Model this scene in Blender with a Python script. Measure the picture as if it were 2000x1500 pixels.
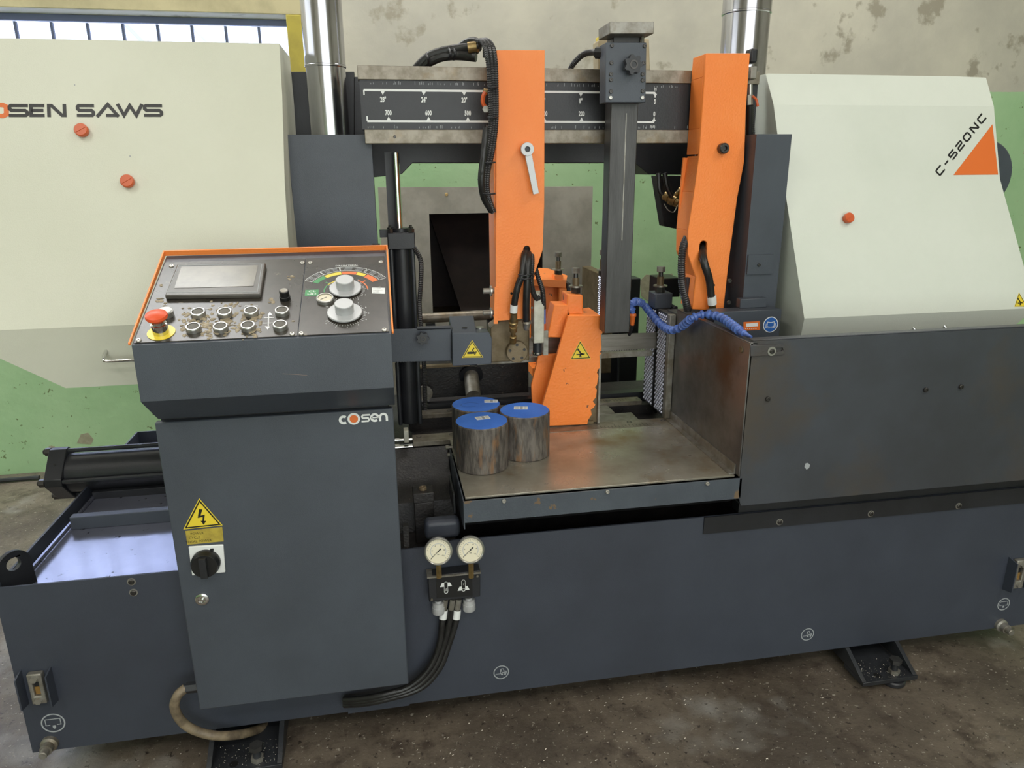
import bpy, bmesh, math, random
from mathutils import Vector, Matrix
from mathutils.geometry import tessellate_polygon
random.seed(7)
PI = math.pi
for o in list(bpy.data.objects): bpy.data.objects.remove(o)
S = bpy.context.scene
COL = S.collection

# ------------------------------------------------------------------ camera
YAW, PIT, ROLL, FPX, EYE = math.radians(9.98), math.radians(16.55), math.radians(-.4527), 1414.0, 1.6
FW = Vector((math.sin(YAW)*math.cos(PIT), math.cos(YAW)*math.cos(PIT), -math.sin(PIT)))
_r0 = Vector((math.cos(YAW), -math.sin(YAW), 0)); _u0 = _r0.cross(FW)
RT = _r0*math.cos(ROLL) + _u0*math.sin(ROLL); UP = -_r0*math.sin(ROLL) + _u0*math.cos(ROLL)
EYEP = Vector((0, 0, EYE))
cd = bpy.data.cameras.new('camera'); cam = bpy.data.objects.new('camera', cd); COL.objects.link(cam)
cd.sensor_width = 36; cd.lens = FPX/2000*36; cd.clip_start = .05
M3 = Matrix((RT, UP, -FW)).transposed()
cam.matrix_world = Matrix.Translation(EYEP) @ M3.to_4x4()
S.camera = cam
S.view_settings.view_transform = 'Standard'; S.view_settings.look = 'None'
S.view_settings.gamma = 1; S.view_settings.use_curve_mapping = False
S.view_settings.exposure = 0.30

# ------------------------------------------------------------------ world and lights
W = bpy.data.worlds.new('world'); S.world = W; W.use_nodes = True
bg = W.node_tree.nodes['Background']; bg.inputs[0].default_value = (.74, .80, 1, 1); bg.inputs[1].default_value = 2.2
def area(name, loc, rot, sx, sy, power, color):
    l = bpy.data.lights.new(name, 'AREA'); l.shape = 'RECTANGLE'; l.size = sx; l.size_y = sy
    l.energy = power; l.color = color
    o = bpy.data.objects.new(name, l); COL.objects.link(o); o.location = loc; o.rotation_euler = rot
    return o
area('overhead_light', (-1.9, -.4, 4.2), (0, 0, 0), .5, 2.4, 34, (1, .97, .91))
area('overhead_light', (2.6, -.4, 4.2), (0, 0, 0), .5, 2.4, 46, (1, .97, .91))
area('overhead_light', (.4, -1.8, 4.2), (0, 0, 0), 3.0, .5, 44, (1, .97, .92))
area('overhead_light', (.9, 3.25, 4.3), (0, 0, 0), 5.0, .3, 60, (1, .97, .94))  # wall wash added to brighten the back wall, not a real fixture
area('front_fill', (.8, -3.3, 1.9), (math.radians(90), 0, 0), 4.2, 3.2, 100, (.93, .96, 1))  # added soft fill from behind the camera; wall_front has no door
area('window_daylight', (-4.8, 1.2, 2.4), (0, math.radians(-90), 0), 1.6, 3.5, 20, (.86, .92, 1))

# ------------------------------------------------------------------ pixel-to-world measuring
def ray(px, py): return FW*FPX + RT*(px-1000) - UP*(py-750)
def PY(px, py, Y): d = ray(px, py); return EYEP + d*(Y/d.y)
def PZ(px, py, Z): d = ray(px, py); return EYEP + d*((Z-EYE)/d.z)
def PX(px, py, X): d = ray(px, py); return EYEP + d*(X/d.x)
class Fr:
    def __init__(s, o, u, v):
        s.o = Vector(o); s.u = Vector(u).normalized(); s.v = Vector(v).normalized(); s.n = s.u.cross(s.v)
    def at(s, a, b, d=0): return s.o + s.u*a + s.v*b + s.n*d
    def p(s, px, py):
        d = ray(px, py); t = (s.o-EYEP).dot(s.n)/d.dot(s.n); q = EYEP + d*t - s.o
        return (q.dot(s.u), q.dot(s.v))
    def pp(s, L): return [s.p(*a) for a in L]
def FY(Y): return Fr((0, Y, 0), (1, 0, 0), (0, 0, 1))     # faces the viewer (-Y)
def FZ(Z): return Fr((0, 0, Z), (1, 0, 0), (0, 1, 0))     # faces up
def FXm(X): return Fr((X, 0, 0), (0, -1, 0), (0, 0, 1))   # faces -X

# ------------------------------------------------------------------ materials
def lin(h):
    h = h.lstrip('#'); r = [int(h[i:i+2], 16)/255 for i in (0, 2, 4)]
    return tuple((c/12.92 if c <= .04045 else ((c+.055)/1.055)**2.4) for c in r) + (1,)
def mat(name, c1, c2=None, rough=.5, metal=0, scale=8, lo=.4, hi=.62, bump=0, bscale=60, c3=None, s3=3, lo3=.55, hi3=.62, stretch=None, spec=.5, rvar=0, detail=6):
    m = bpy.data.materials.new(name); m.use_nodes = True; nt = m.node_tree; N = nt.nodes; L = nt.links
    b = N['Principled BSDF']; b.inputs['Roughness'].default_value = rough; b.inputs['Metallic'].default_value = metal
    b.inputs['Specular IOR Level'].default_value = spec
    b.inputs['Base Color'].default_value = lin(c1)
    g = N.new('ShaderNodeNewGeometry'); src = g.outputs['Position']
    if stretch:
        mp = N.new('ShaderNodeMapping'); mp.inputs['Scale'].default_value = stretch; L.new(src, mp.inputs[0]); src = mp.outputs[0]
    col = None
    def noise(sc, lo_, hi_, det=detail):
        n = N.new('ShaderNodeTexNoise'); n.inputs['Scale'].default_value = sc; n.inputs['Detail'].default_value = det; n.inputs['Roughness'].default_value = .62
        L.new(src, n.inputs['Vector']); r = N.new('ShaderNodeMapRange'); r.inputs[1].default_value = lo_; r.inputs[2].default_value = hi_
        L.new(n.outputs[0], r.inputs[0]); return r.outputs[0]
    if c2:
        f = noise(scale, lo, hi); x = N.new('ShaderNodeMix'); x.data_type = 'RGBA'
        x.inputs[6].default_value = lin(c1); x.inputs[7].default_value = lin(c2); L.new(f, x.inputs[0]); col = x.outputs[2]
        if rvar:
            r = N.new('ShaderNodeMapRange'); r.inputs[3].default_value = rough; r.inputs[4].default_value = rough+rvar
            L.new(f, r.inputs[0]); L.new(r.outputs[0], b.inputs['Roughness'])
    if c3:
        f = noise(s3, lo3, hi3, 9); x = N.new('ShaderNodeMix'); x.data_type = 'RGBA'
        if col: L.new(col, x.inputs[6])
        else: x.inputs[6].default_value = lin(c1)
        x.inputs[7].default_value = lin(c3); L.new(f, x.inputs[0]); col = x.outputs[2]
    if col: L.new(col, b.inputs['Base Color'])
    if bump:
        n = N.new('ShaderNodeTexNoise'); n.inputs['Scale'].default_value = bscale; n.inputs['Detail'].default_value = 3
        L.new(src, n.inputs['Vector']); bp = N.new('ShaderNodeBump'); bp.inputs['Strength'].default_value = bump; bp.inputs['Distance'].default_value = .004
        L.new(n.outputs[0], bp.inputs['Height']); L.new(bp.outputs[0], b.inputs['Normal'])
    return m
dark = mat('charcoal_paint', '#494f58', '#41464e', .42, scale=3, bump=.10, bscale=420, lo=.35, hi=.65)
darkb = mat('charcoal_base_paint', '#3e434e', '#363a44', .45, scale=2.2, bump=.12, bscale=400, lo=.35, hi=.65)
darkg = mat('charcoal_guard_paint', '#44484f', '#3a3c40', .40, scale=2.0, bump=.12, bscale=400, lo=.35, hi=.65, c3='#47413b', s3=1.8, lo3=.53, hi3=.66)
darkchip = mat('chipped_charcoal_paint', '#4d545c', '#454b53', .42, scale=5, bump=.15, bscale=200, c3='#6f5c47', s3=13, lo3=.625, hi3=.64)
blk = mat('greasy_black_casting', '#2b2827', '#1c1b1c', .45, scale=18, bump=.35, bscale=140, c3='#5c544a', s3=85, lo3=.66, hi3=.70)
blackp = mat('black_paint', '#26272b', '#1e1f22', .4, scale=6, bump=.08, bscale=200)
shade = mat('dark_steel', '#2f3135', '#252629', .35, scale=9, bump=.1, bscale=160)
white = mat('cream_cover_paint', '#dcdccb', '#d6d6c4', .42, scale=1.5, bump=.12, bscale=330)
white2 = mat('pale_cover_paint', '#d8dcd1', '#d1d6ca', .42, scale=1.5, bump=.12, bscale=330)
orange = mat('orange_paint', '#fa8f44', '#f88737', .45, scale=3, bump=.25, bscale=170)
orangew = mat('chipped_orange_paint', '#fa8e42', '#f78535', .45, scale=3, bump=.3, bscale=120, c3='#6b4a34', s3=15, lo3=.645, hi3=.655)
orangeb = mat('orange_plastic', '#cf5f2f', '#c4562a', .35, scale=12)
steel = mat('brushed_steel', '#a9a49a', '#8d877b', .38, .85, scale=14, bump=.05, bscale=300, rvar=.1)
galv = mat('grey_machined_steel', '#9a978f', '#7f7a70', .45, .6, scale=25, c3='#6f6350', s3=9, lo3=.55, hi3=.7, bump=.05, bscale=200)
railm = mat('oiled_rail_steel', '#8f887b', '#756d5f', .42, .55, scale=26, c3='#7d6847', s3=7, lo3=.54, hi3=.72, bump=.08, bscale=160)
tablem = mat('rusty_table_steel', '#aaa598', '#958f80', .27, .55, scale=7, c3='#80673f', s3=4.5, lo3=.52, hi3=.70, bump=.06, bscale=60, rvar=.12)
platem = mat('stained_dark_steel_sheet', '#7d7b79', '#605e5d', .30, .65, scale=6, c3='#63503d', s3=5, lo3=.52, hi3=.70, bump=.05, bscale=90, rvar=.12)
barm = mat('dark_steel_bar', '#504f4e', '#424140', .38, .6, scale=20, bump=.06, bscale=200, stretch=(1, 1, .15))
browns = mat('brown_oily_steel', '#7f7058', '#66583f', .5, .45, scale=16, bump=.15, bscale=130)
knurlm = mat('knurled_steel', '#c3c6d6', None, .35, .45)
satin = mat('satin_chrome', '#b3b2ae', None, .32, .8)
chrome = mat('chrome', '#d4d4d2', None, .10, 1)
polec = mat('hard_chrome_pole', '#cccdd4', '#b3b3b8', .16, 1, scale=7, stretch=(1, 1, .4))
bright = mat('polished_steel', '#dcdcda', None, .22, 1)
boltm = mat('black_oxide_bolt', '#4c4a48', None, .32, .7)
zinc = mat('zinc_washer', '#b9b7b0', None, .3, .8)
brass = mat('tarnished_brass', '#b59a68', '#8f7a52', .35, .8, scale=30)
rubber = mat('black_rubber', '#242322', '#1b1a1a', .38, scale=40)
corr = mat('black_corrugated_conduit', '#2b2a2b', None, .35)
tan = mat('tan_rubber_hose', '#8b7c64', '#5f5344', .5, scale=20)
bluep = mat('blue_plastic', '#5674bd', '#4561a6', .32, scale=30)
bluetop = mat('blue_marking_paint', '#4680e4', '#3b74d8', .5, scale=12, bump=.05, bscale=200)
billetm = mat('rusty_billet_steel', '#777069', '#46413e', .55, .3, scale=55, stretch=(1, 1, .22), c3='#86664a', s3=34, lo3=.53, hi3=.66, bump=.6, bscale=150)
whitep = mat('white_print', '#e6e8e6', None, .45)
greyp = mat('grey_print', '#9fa3a6', None, .5)
blackpr = mat('black_print', '#161616', None, .4)
yellow = mat('yellow_sticker', '#e9cf3a', None, .35)
yellowd = mat('worn_yellow_label', '#b9a542', '#a08d3a', .45, scale=30)
orangepr = mat('orange_print', '#e0702e', None, .4)
greenpr = mat('green_print', '#3f8f55', None, .45)
bluepr = mat('blue_print', '#2f62ae', None, .35)
panelm = mat('worn_black_panel_film', '#3d3933', '#312e29', .27, scale=9, c3='#6d6656', s3=24, lo3=.66, hi3=.70)
screenm = mat('grey_dusty_screen', '#7a7468', '#6a665d', .22, scale=14)
goo = mat('dried_tan_residue', '#a09278', '#82755e', .5, scale=60, bump=.5, bscale=150)
alu = mat('aluminium_knob', '#b9babb', None, .35, .25)
dial = mat('cream_gauge_dial', '#d8d0b6', None, .4)
aluw = mat('pale_aluminium', '#c4c2b4', '#aaa797', .4, .3, scale=20)
sheetm = mat('grey_brown_sheet', '#c2bdb2', '#aca79c', .6, scale=7, bump=.05)
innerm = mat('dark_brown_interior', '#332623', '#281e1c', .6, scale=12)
yellowf = mat('olive_yellow_frame_paint', '#b5a53f', '#a3943a', .5, scale=6)
litframe = mat('lit_top_frame_paint', '#c5ba92', '#b2a883', .5, scale=6)  # paler copy of yellowf: light on the top band put into the colour
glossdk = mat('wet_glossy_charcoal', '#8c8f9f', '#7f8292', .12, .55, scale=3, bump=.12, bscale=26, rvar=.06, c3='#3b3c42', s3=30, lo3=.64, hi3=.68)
sag = mat('amber_glass', '#8a6a3a', None, .15)
chipm = mat('steel_chips', '#a9a397', None, .35, .7)
outm = mat('pale_corrugated_cladding', '#d3d9ef', None, .6)
wbar = mat('grey_blue_bar', '#6d7693', None, .5)

def wall_mat():
    m = bpy.data.materials.new('two_tone_wall'); m.use_nodes = True; nt = m.node_tree; N = nt.nodes; L = nt.links
    b = N['Principled BSDF']; b.inputs['Roughness'].default_value = .6
    g = N.new('ShaderNodeNewGeometry'); sp = N.new('ShaderNodeSeparateXYZ'); L.new(g.outputs[0], sp.inputs[0])
    def noise(s, d=6):
        n = N.new('ShaderNodeTexNoise'); n.inputs['Scale'].default_value = s; n.inputs['Detail'].default_value = d; n.inputs['Roughness'].default_value = .6
        L.new(g.outputs[0], n.inputs['Vector']); return n.outputs[0]
    def rng(v, a, c, x=0, y=1):
        r = N.new('ShaderNodeMapRange'); r.inputs[1].default_value = a; r.inputs[2].default_value = c; r.inputs[3].default_value = x; r.inputs[4].default_value = y
        L.new(v, r.inputs[0]); return r.outputs[0]
    def mix(f, a, c):
        x = N.new('ShaderNodeMix'); x.data_type = 'RGBA'; L.new(f, x.inputs[0])
        for k, v in ((6, a), (7, c)):
            if isinstance(v, str): x.inputs[k].default_value = lin(v)
            else: L.new(v, x.inputs[k])
        return x.outputs[2]
    up = mix(rng(noise(1.1), .42, .66), '#cfcab9', '#b9b5a8'); up = mix(rng(noise(5, 9), .60, .66), up, '#a39c8b')
    lo = mix(rng(noise(1.3), .4, .65), '#b3d5a6', '#a2c997'); lo = mix(rng(noise(3.1, 9), .655, .668), lo, '#aa9f85')
    lo = mix(rng(noise(26, 5), .66, .70), lo, '#6f7f52')
    # greener-blue low down at the left end
    wob = N.new('ShaderNodeMath'); wob.operation = 'MULTIPLY_ADD'; L.new(noise(2), wob.inputs[0]); wob.inputs[1].default_value = .04; L.new(sp.outputs[2], wob.inputs[2])
    c = mix(rng(wob.outputs[0], 2.044, 2.048), lo, up)
    L.new(c, b.inputs['Base Color'])
    bp = N.new('ShaderNodeBump'); bp.inputs['Strength'].default_value = .35; bp.inputs['Distance'].default_value = .01; L.new(noise(9, 8), bp.inputs['Height']); L.new(bp.outputs[0], b.inputs['Normal'])
    return m
wallm = wall_mat()
def floor_mat():
    m = bpy.data.materials.new('oily_concrete'); m.use_nodes = True; nt = m.node_tree; N = nt.nodes; L = nt.links
    b = N['Principled BSDF']
    g = N.new('ShaderNodeNewGeometry')
    def noise(s, d=6):
        n = N.new('ShaderNodeTexNoise'); n.inputs['Scale'].default_value = s; n.inputs['Detail'].default_value = d; n.inputs['Roughness'].default_value = .65
        L.new(g.outputs[0], n.inputs['Vector']); return n.outputs[0]
    def rng(v, a, c, x=0, y=1):
        r = N.new('ShaderNodeMapRange'); r.inputs[1].default_value = a; r.inputs[2].default_value = c; r.inputs[3].default_value = x; r.inputs[4].default_value = y
        L.new(v, r.inputs[0]); return r.outputs[0]
    def mix(f, a, c):
        x = N.new('ShaderNodeMix'); x.data_type = 'RGBA'; L.new(f, x.inputs[0])
        for k, v in ((6, a), (7, c)):
            if isinstance(v, str): x.inputs[k].default_value = lin(v)
            else: L.new(v, x.inputs[k])
        return x.outputs[2]
    c = mix(rng(noise(2.2), .38, .64), '#51483f', '#756a5d'); c = mix(rng(noise(9, 9), .5, .66), c, '#4a4038')
    c = mix(rng(noise(1.4, 4), .56, .68), c, '#93908a'); c = mix(rng(noise(70, 4), .62, .68), c, '#a39c8f'); c = mix(rng(noise(45, 5), .60, .66), c, '#3b332d')
    L.new(c, b.inputs['Base Color']); L.new(rng(noise(3), .4, .65, .35, .62), b.inputs['Roughness'])
    bp = N.new('ShaderNodeBump'); bp.inputs['Strength'].default_value = .4; bp.inputs['Distance'].default_value = .006; L.new(noise(60, 6), bp.inputs['Height']); L.new(bp.outputs[0], b.inputs['Normal'])
    return m
floorm = floor_mat()
glassm = mat('window_glass', '#f4f6fa', None, .02); glassm.node_tree.nodes['Principled BSDF'].inputs['Transmission Weight'].default_value = 1; glassm.node_tree.nodes['Principled BSDF'].inputs['IOR'].default_value = 1.1

# ------------------------------------------------------------------ mesh builder
def perp(a):
    a = a.normalized(); t = Vector((0, 0, 1)) if abs(a.z) < .9 else Vector((1, 0, 0))
    u = a.cross(t).normalized(); return u, a.cross(u).normalized()
def spline(P, n=8):
    P = [Vector(p) for p in P]
    if len(P) < 3: return P
    Q = [P[0]*2-P[1]] + P + [P[-1]*2-P[-2]]; out = []
    for i in range(1, len(Q)-2):
        a, b, c, d = Q[i-1:i+3]
        for k in range(n):
            t = k/n; out.append(.5*((2*b) + (c-a)*t + (2*a-5*b+4*c-d)*t*t + (3*b-a-3*c+d)*t**3))
    out.append(P[-1]); return out
class M:
    def __init__(s): s.v = []; s.f = []; s.m = []; s.mats = []
    def mi(s, m):
        if m not in s.mats: s.mats.append(m)
        return s.mats.index(m)
    def add(s, V, F, m):
        k = len(s.v); s.v += [Vector(v) for v in V]; j = s.mi(m)
        for f in F: s.f.append([k+i for i in f]); s.m.append(j)
        return s
    def box(s, x0, x1, y0, y1, z0, z1, m):
        V = [(x, y, z) for z in (z0, z1) for y in (y0, y1) for x in (x0, x1)]
        return s.add(V, [(0, 2, 3, 1), (4, 5, 7, 6), (0, 1, 5, 4), (2, 6, 7, 3), (0, 4, 6, 2), (1, 3, 7, 5)], m)
    def prism(s, fr, P, d0, d1, m, holes=()):
        loops = [list(P)] + [list(h) for h in holes]; flat = [q for l in loops for q in l]; n = len(flat)
        V = [fr.at(a, b, d0) for a, b in flat] + [fr.at(a, b, d1) for a, b in flat]; F = []
        if len(loops) == 1 and n <= 4: T = [tuple(range(n))]
        else: T = [tuple(t) for t in tessellate_polygon([[Vector((a, b, 0)) for a, b in l] for l in loops])]
        for t in T:
            A = sum(flat[t[i]][0]*flat[t[(i+1) % len(t)]][1]-flat[t[(i+1) % len(t)]][0]*flat[t[i]][1] for i in range(len(t)))
            if A < 0: t = tuple(reversed(t))
            F.append(tuple(i+n for i in t)); F.append(tuple(reversed(t)))
        k = 0
        for li, l in enumerate(loops):
            A = sum(l[i][0]*l[(i+1) % len(l)][1]-l[(i+1) % len(l)][0]*l[i][1] for i in range(len(l)))
            for i in range(len(l)):
                a, b = k+i, k+(i+1) % len(l); q = (a, b, b+n, a+n)
                F.append(q if (A > 0) == (li == 0) else tuple(reversed(q)))
            k += len(l)
        return s.add(V, F, m)
    def quad(s, pts, th, m):   # plate from 4+ 3D points, thickness backwards
        n = (Vector(pts[1])-Vector(pts[0])).cross(Vector(pts[2])-Vector(pts[0])).normalized(); k = len(pts)
        V = [Vector(p) for p in pts] + [Vector(p)-n*th for p in pts]
        return s.add(V, [tuple(range(k)), tuple(reversed(range(k, 2*k)))] + [(i, i+k, (i+1) % k+k, (i+1) % k) for i in range(k)], m)
    def lathe(s, p, ax, prof, m, seg=24):
        p = Vector(p); ax = Vector(ax).normalized(); u, w = perp(ax); V = []; F = []; n = len(prof)
        for t, r in prof:
            for k in range(seg):
                a = 2*PI*k/seg; V.append(p+ax*t+(u*math.cos(a)+w*math.sin(a))*max(r, 1e-5))
        for i in range(n-1):
            for k in range(seg):
                j = (k+1) % seg; F.append((i*seg+k, i*seg+j, (i+1)*seg+j, (i+1)*seg+k))
        F.append(tuple(reversed(range(seg)))); F.append(tuple(range((n-1)*seg, n*seg)))
        return s.add(V, F, m)
    def cyl(s, a, b, r, m, seg=20, r2=None, ch=0):
        a = Vector(a); b = Vector(b); L = (b-a).length; r2 = r if r2 is None else r2
        pr = [(0, r-ch), (ch, r), (L-ch, r2), (L, r2-ch)] if ch else [(0, r), (L, r2)]
        return s.lathe(a, b-a, pr, m, seg)
    def hexa(s, a, b, r, m): return s.cyl(a, b, r, m, 6)
    def tube(s, P, r, m, seg=10, rib=0, n=8, smooth=True):
        P = spline(P, n) if smooth else [Vector(p) for p in P]
        if rib:
            Q = [P[0]]; d = 0; step = rib/2
            for a, b in zip(P, P[1:]):
                L = (b-a).length
                while d+L >= step and L > 0:
                    t = (step-d)/L; a = a.lerp(b, t); Q.append(a.copy()); L = (b-a).length; d = 0
                d += L
            P = Q
        V = []; F = []; up = None
        for i, p in enumerate(P):
            t = (P[min(i+1, len(P)-1)]-P[max(i-1, 0)]).normalized()
            if up is None: up = perp(t)[0]
            up = (up-t*up.dot(t)).normalized(); w = t.cross(up)
            rr = r*(1 if not rib or i % 2 else .84)
            for k in range(seg):
                a = 2*PI*k/seg; V.append(p+(up*math.cos(a)+w*math.sin(a))*rr)
        for i in range(len(P)-1):
            for k in range(seg):
                j = (k+1) % seg; F.append((i*seg+k, i*seg+j, (i+1)*seg+j, (i+1)*seg+k))
        F.append(tuple(reversed(range(seg)))); F.append(tuple(range((len(P)-1)*seg, len(P)*seg)))
        return s.add(V, F, m)
    def ribbon(s, fr, P, w, d0, d1, m, closed=False):
        P = [Vector(p) for p in P]; n = len(P); Lf = []; Rt = []
        for i, p in enumerate(P):
            a = P[(i-1) % n] if (closed or i > 0) else None; b = P[(i+1) % n] if (closed or i < n-1) else None
            t1 = (p-a).normalized() if a else None; t2 = (b-p).normalized() if b else None
            t1 = t1 or t2; t2 = t2 or t1; tt = (t1+t2)
            if tt.length < 1e-6: tt = t1
            tt.normalize(); nn = Vector((-tt.y, tt.x)); c = max(.35, nn.dot(Vector((-t1.y, t1.x))))
            Lf.append(p+nn*w/2/c); Rt.append(p-nn*w/2/c)
        rngi = range(n if closed else n-1)
        for i in rngi:
            j = (i+1) % n; s.prism(fr, [tuple(Rt[i]), tuple(Rt[j]), tuple(Lf[j]), tuple(Lf[i])], d0, d1, m)
        return s
    def disc(s, fr, c, r, d0, d1, m, seg=24, r2=None, hole=0):
        P = [(c[0]+r*math.cos(2*PI*k/seg), c[1]+r*math.sin(2*PI*k/seg)) for k in range(seg)]
        H = [[(c[0]+hole*math.cos(2*PI*k/seg), c[1]+hole*math.sin(2*PI*k/seg)) for k in range(seg)]] if hole else []
        return s.prism(fr, P, d0, d1, m, H)
    def text(s, fr, txt, c, size, d, m, ang=0, align='CENTER', sx=1, bold=0):
        cu = bpy.data.curves.new('t', 'FONT'); cu.body = txt; cu.size = size; cu.align_x = align; cu.align_y = 'CENTER'; cu.resolution_u = 2; cu.offset = bold
        o = bpy.data.objects.new('t', cu); COL.objects.link(o); dg = bpy.context.evaluated_depsgraph_get()
        me = bpy.data.meshes.new_from_object(o.evaluated_get(dg)); ca, sa = math.cos(ang), math.sin(ang)
        V = []
        for v in me.vertices:
            x, y = v.co.x*sx, v.co.y; V.append(fr.at(c[0]+x*ca-y*sa, c[1]+x*sa+y*ca, d))
        s.add(V, [tuple(p.vertices) for p in me.polygons], m)
        bpy.data.objects.remove(o); bpy.data.curves.remove(cu); bpy.data.meshes.remove(me); return s
    def obj(s, name, parent=None, bevel=0, label=None, cat=None, group=None, kind=None, seg=2, base=False, ang=30):
        V = s.v; lo = Vector([min(v[i] for v in V) for i in range(3)]); hi = Vector([max(v[i] for v in V) for i in range(3)])
        c = (lo+hi)/2
        if base or parent is None: c.z = lo.z
        me = bpy.data.meshes.new(name); me.from_pydata([v-c for v in V], [], s.f)
        for m in s.mats: me.materials.append(m)
        for p, j in zip(me.polygons, s.m): p.material_index = j
        me.polygons.foreach_set('use_smooth', [True]*len(me.polygons)); me.set_sharp_from_angle(angle=math.radians(ang)); me.update()
        o = bpy.data.objects.new(name, me); COL.objects.link(o); o.location = c
        if parent: o.parent = parent; o.location = c-wloc(parent)
        if bevel:
            b = o.modifiers.new('bevel', 'BEVEL'); b.width = bevel; b.segments = seg; b.limit_method = 'ANGLE'; b.angle_limit = math.radians(35)
        for k, v in (('label', label), ('category', cat), ('group', group), ('kind', kind)):
            if v: o[k] = v
        return o
def wloc(o):
    p = o.location.copy()
    while o.parent: o = o.parent; p += o.location
    return p
def thing(name, loc, label, cat, group=None):
    o = bpy.data.objects.new(name, None); COL.objects.link(o); o.location = loc; o.empty_display_size = .05
    o['label'] = label; o['category'] = cat
    if group: o['group'] = group
    return o
def arc(c, r, a0, a1, n=12, ry=None):
    ry = ry or r
    return [(c[0]+r*math.cos(math.radians(a0+(a1-a0)*k/n)), c[1]+ry*math.sin(math.radians(a0+(a1-a0)*k/n))) for k in range(n+1)]
def socket_screw(par, fr, px, py, r=.007, washer=0, name='screw', d=.005, m=boltm, off=0, lab=None):
    a = fr.p(px, py); b = M()
    if washer: b.disc(fr, a, washer, off, off+.0015, zinc, 20)
    b.lathe(fr.at(*a, off+.001), fr.n, [(0, r), (d*.7, r), (d, r*.8), (d, r*.45), (d-.002, r*.42), (d-.002, 0)], m, 14)
    return b.obj(name, par, label=lab)
def bolt(par, x, y, z0, h, r, name='clamp_bolt'):
    b = M(); b.cyl((x, y, z0), (x, y, z0+.02), r*2.1, boltm, 6); b.cyl((x, y, z0+.02), (x, y, z0+.025), r*3, steel, 20)
    b.cyl((x, y, z0+.025), (x, y, z0+h*.62), r*1.5, browns, 16); b.cyl((x, y, z0+h*.62), (x, y, z0+h*.8), r*1.0, boltm, 12)
    b.cyl((x, y, z0+h*.8), (x, y, z0+h), r*1.8, galv, 6)
    return b.obj(name, par)
def star_knob(par, fr, px, py, r, d, m=shade, name='star_knob', off=0):
    c = fr.p(px, py); b = M(); P = []
    for k in range(56):
        a = 2*PI*k/56; rr = r*(1+.14*math.cos(7*a)); P.append((c[0]+rr*math.cos(a), c[1]+rr*math.sin(a)))
    b.disc(fr, c, r*.55, off, off+d*.45, m, 20); b.prism(fr, P, off+d*.45, off+d, m); b.disc(fr, c, r*.5, off+d, off+d*1.06, boltm, 20, hole=r*.32)
    return b.obj(name, par, bevel=.002)
def tri_sticker(par, fr, A, B, C, kind, name='warning_sticker', d=.0006, label=None):
    a, b, c = [Vector(fr.p(*q)) for q in (A, B, C)]; g = (a+b+c)/3
    def sh(k): return [tuple(g+(q-g)*k) for q in (a, b, c)]
    m = M(); m.prism(fr, sh(1), 0, d, yellow); m.ribbon(fr, sh(.86), (b-c).length*.035, d, d+.0003, blackpr, True)
    h = (a-(b+c)/2).length; w = (b-c).length; u = (c-b).normalized(); v = Vector((-u.y, u.x))
    if v.dot(a-g) < 0: v = -v
    def q(x, y): return tuple(g+u*x*w+v*y*h)
    dd = (d, d+.0004)
    if kind == 'bolt':
        m.prism(fr, [q(-.03, .30), q(.05, .28), q(-.02, .08), q(.09, .10), q(.04, -.14), q(.0, -.13), q(.03, .03), q(-.10, .01)], *dd, blackpr)
        m.prism(fr, [q(-.04, -.10), q(.10, -.12), q(.02, -.24)], *dd, blackpr)
    elif kind == 'cut':
        m.prism(fr, [q(-.24, .0), q(-.02, .02), q(.06, .0), q(.06, -.10), q(-.02, -.12), q(-.24, -.12)], *dd, blackpr)
        for k, (x, y) in enumerate(((.20, .02), (.20, -.05), (.17, -.12), (.12, -.18), (.08, .06))): m.ribbon(fr, [q(.04, -.05), q(x, y)], w*.03, *dd, blackpr)
        m.ribbon(fr, [q(-.02, .06), q(.08, .22)], w*.045, *dd, blackpr)
    else:
        m.prism(fr, [q(-.18, .20), q(-.12, .26), q(.04, .0), q(.16, -.06), q(.10, -.10), q(-.02, -.05)], *dd, blackpr)
        m.ribbon(fr, [q(-.20, -.09), q(.20, -.07)], w*.06, *dd, blackpr)
        for x in (-.07, -.01, .05): m.ribbon(fr, [q(.0, -.08), q(x, -.24)], w*.03, *dd, blackpr)
    return m.obj(name, par, label=label)
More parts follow.
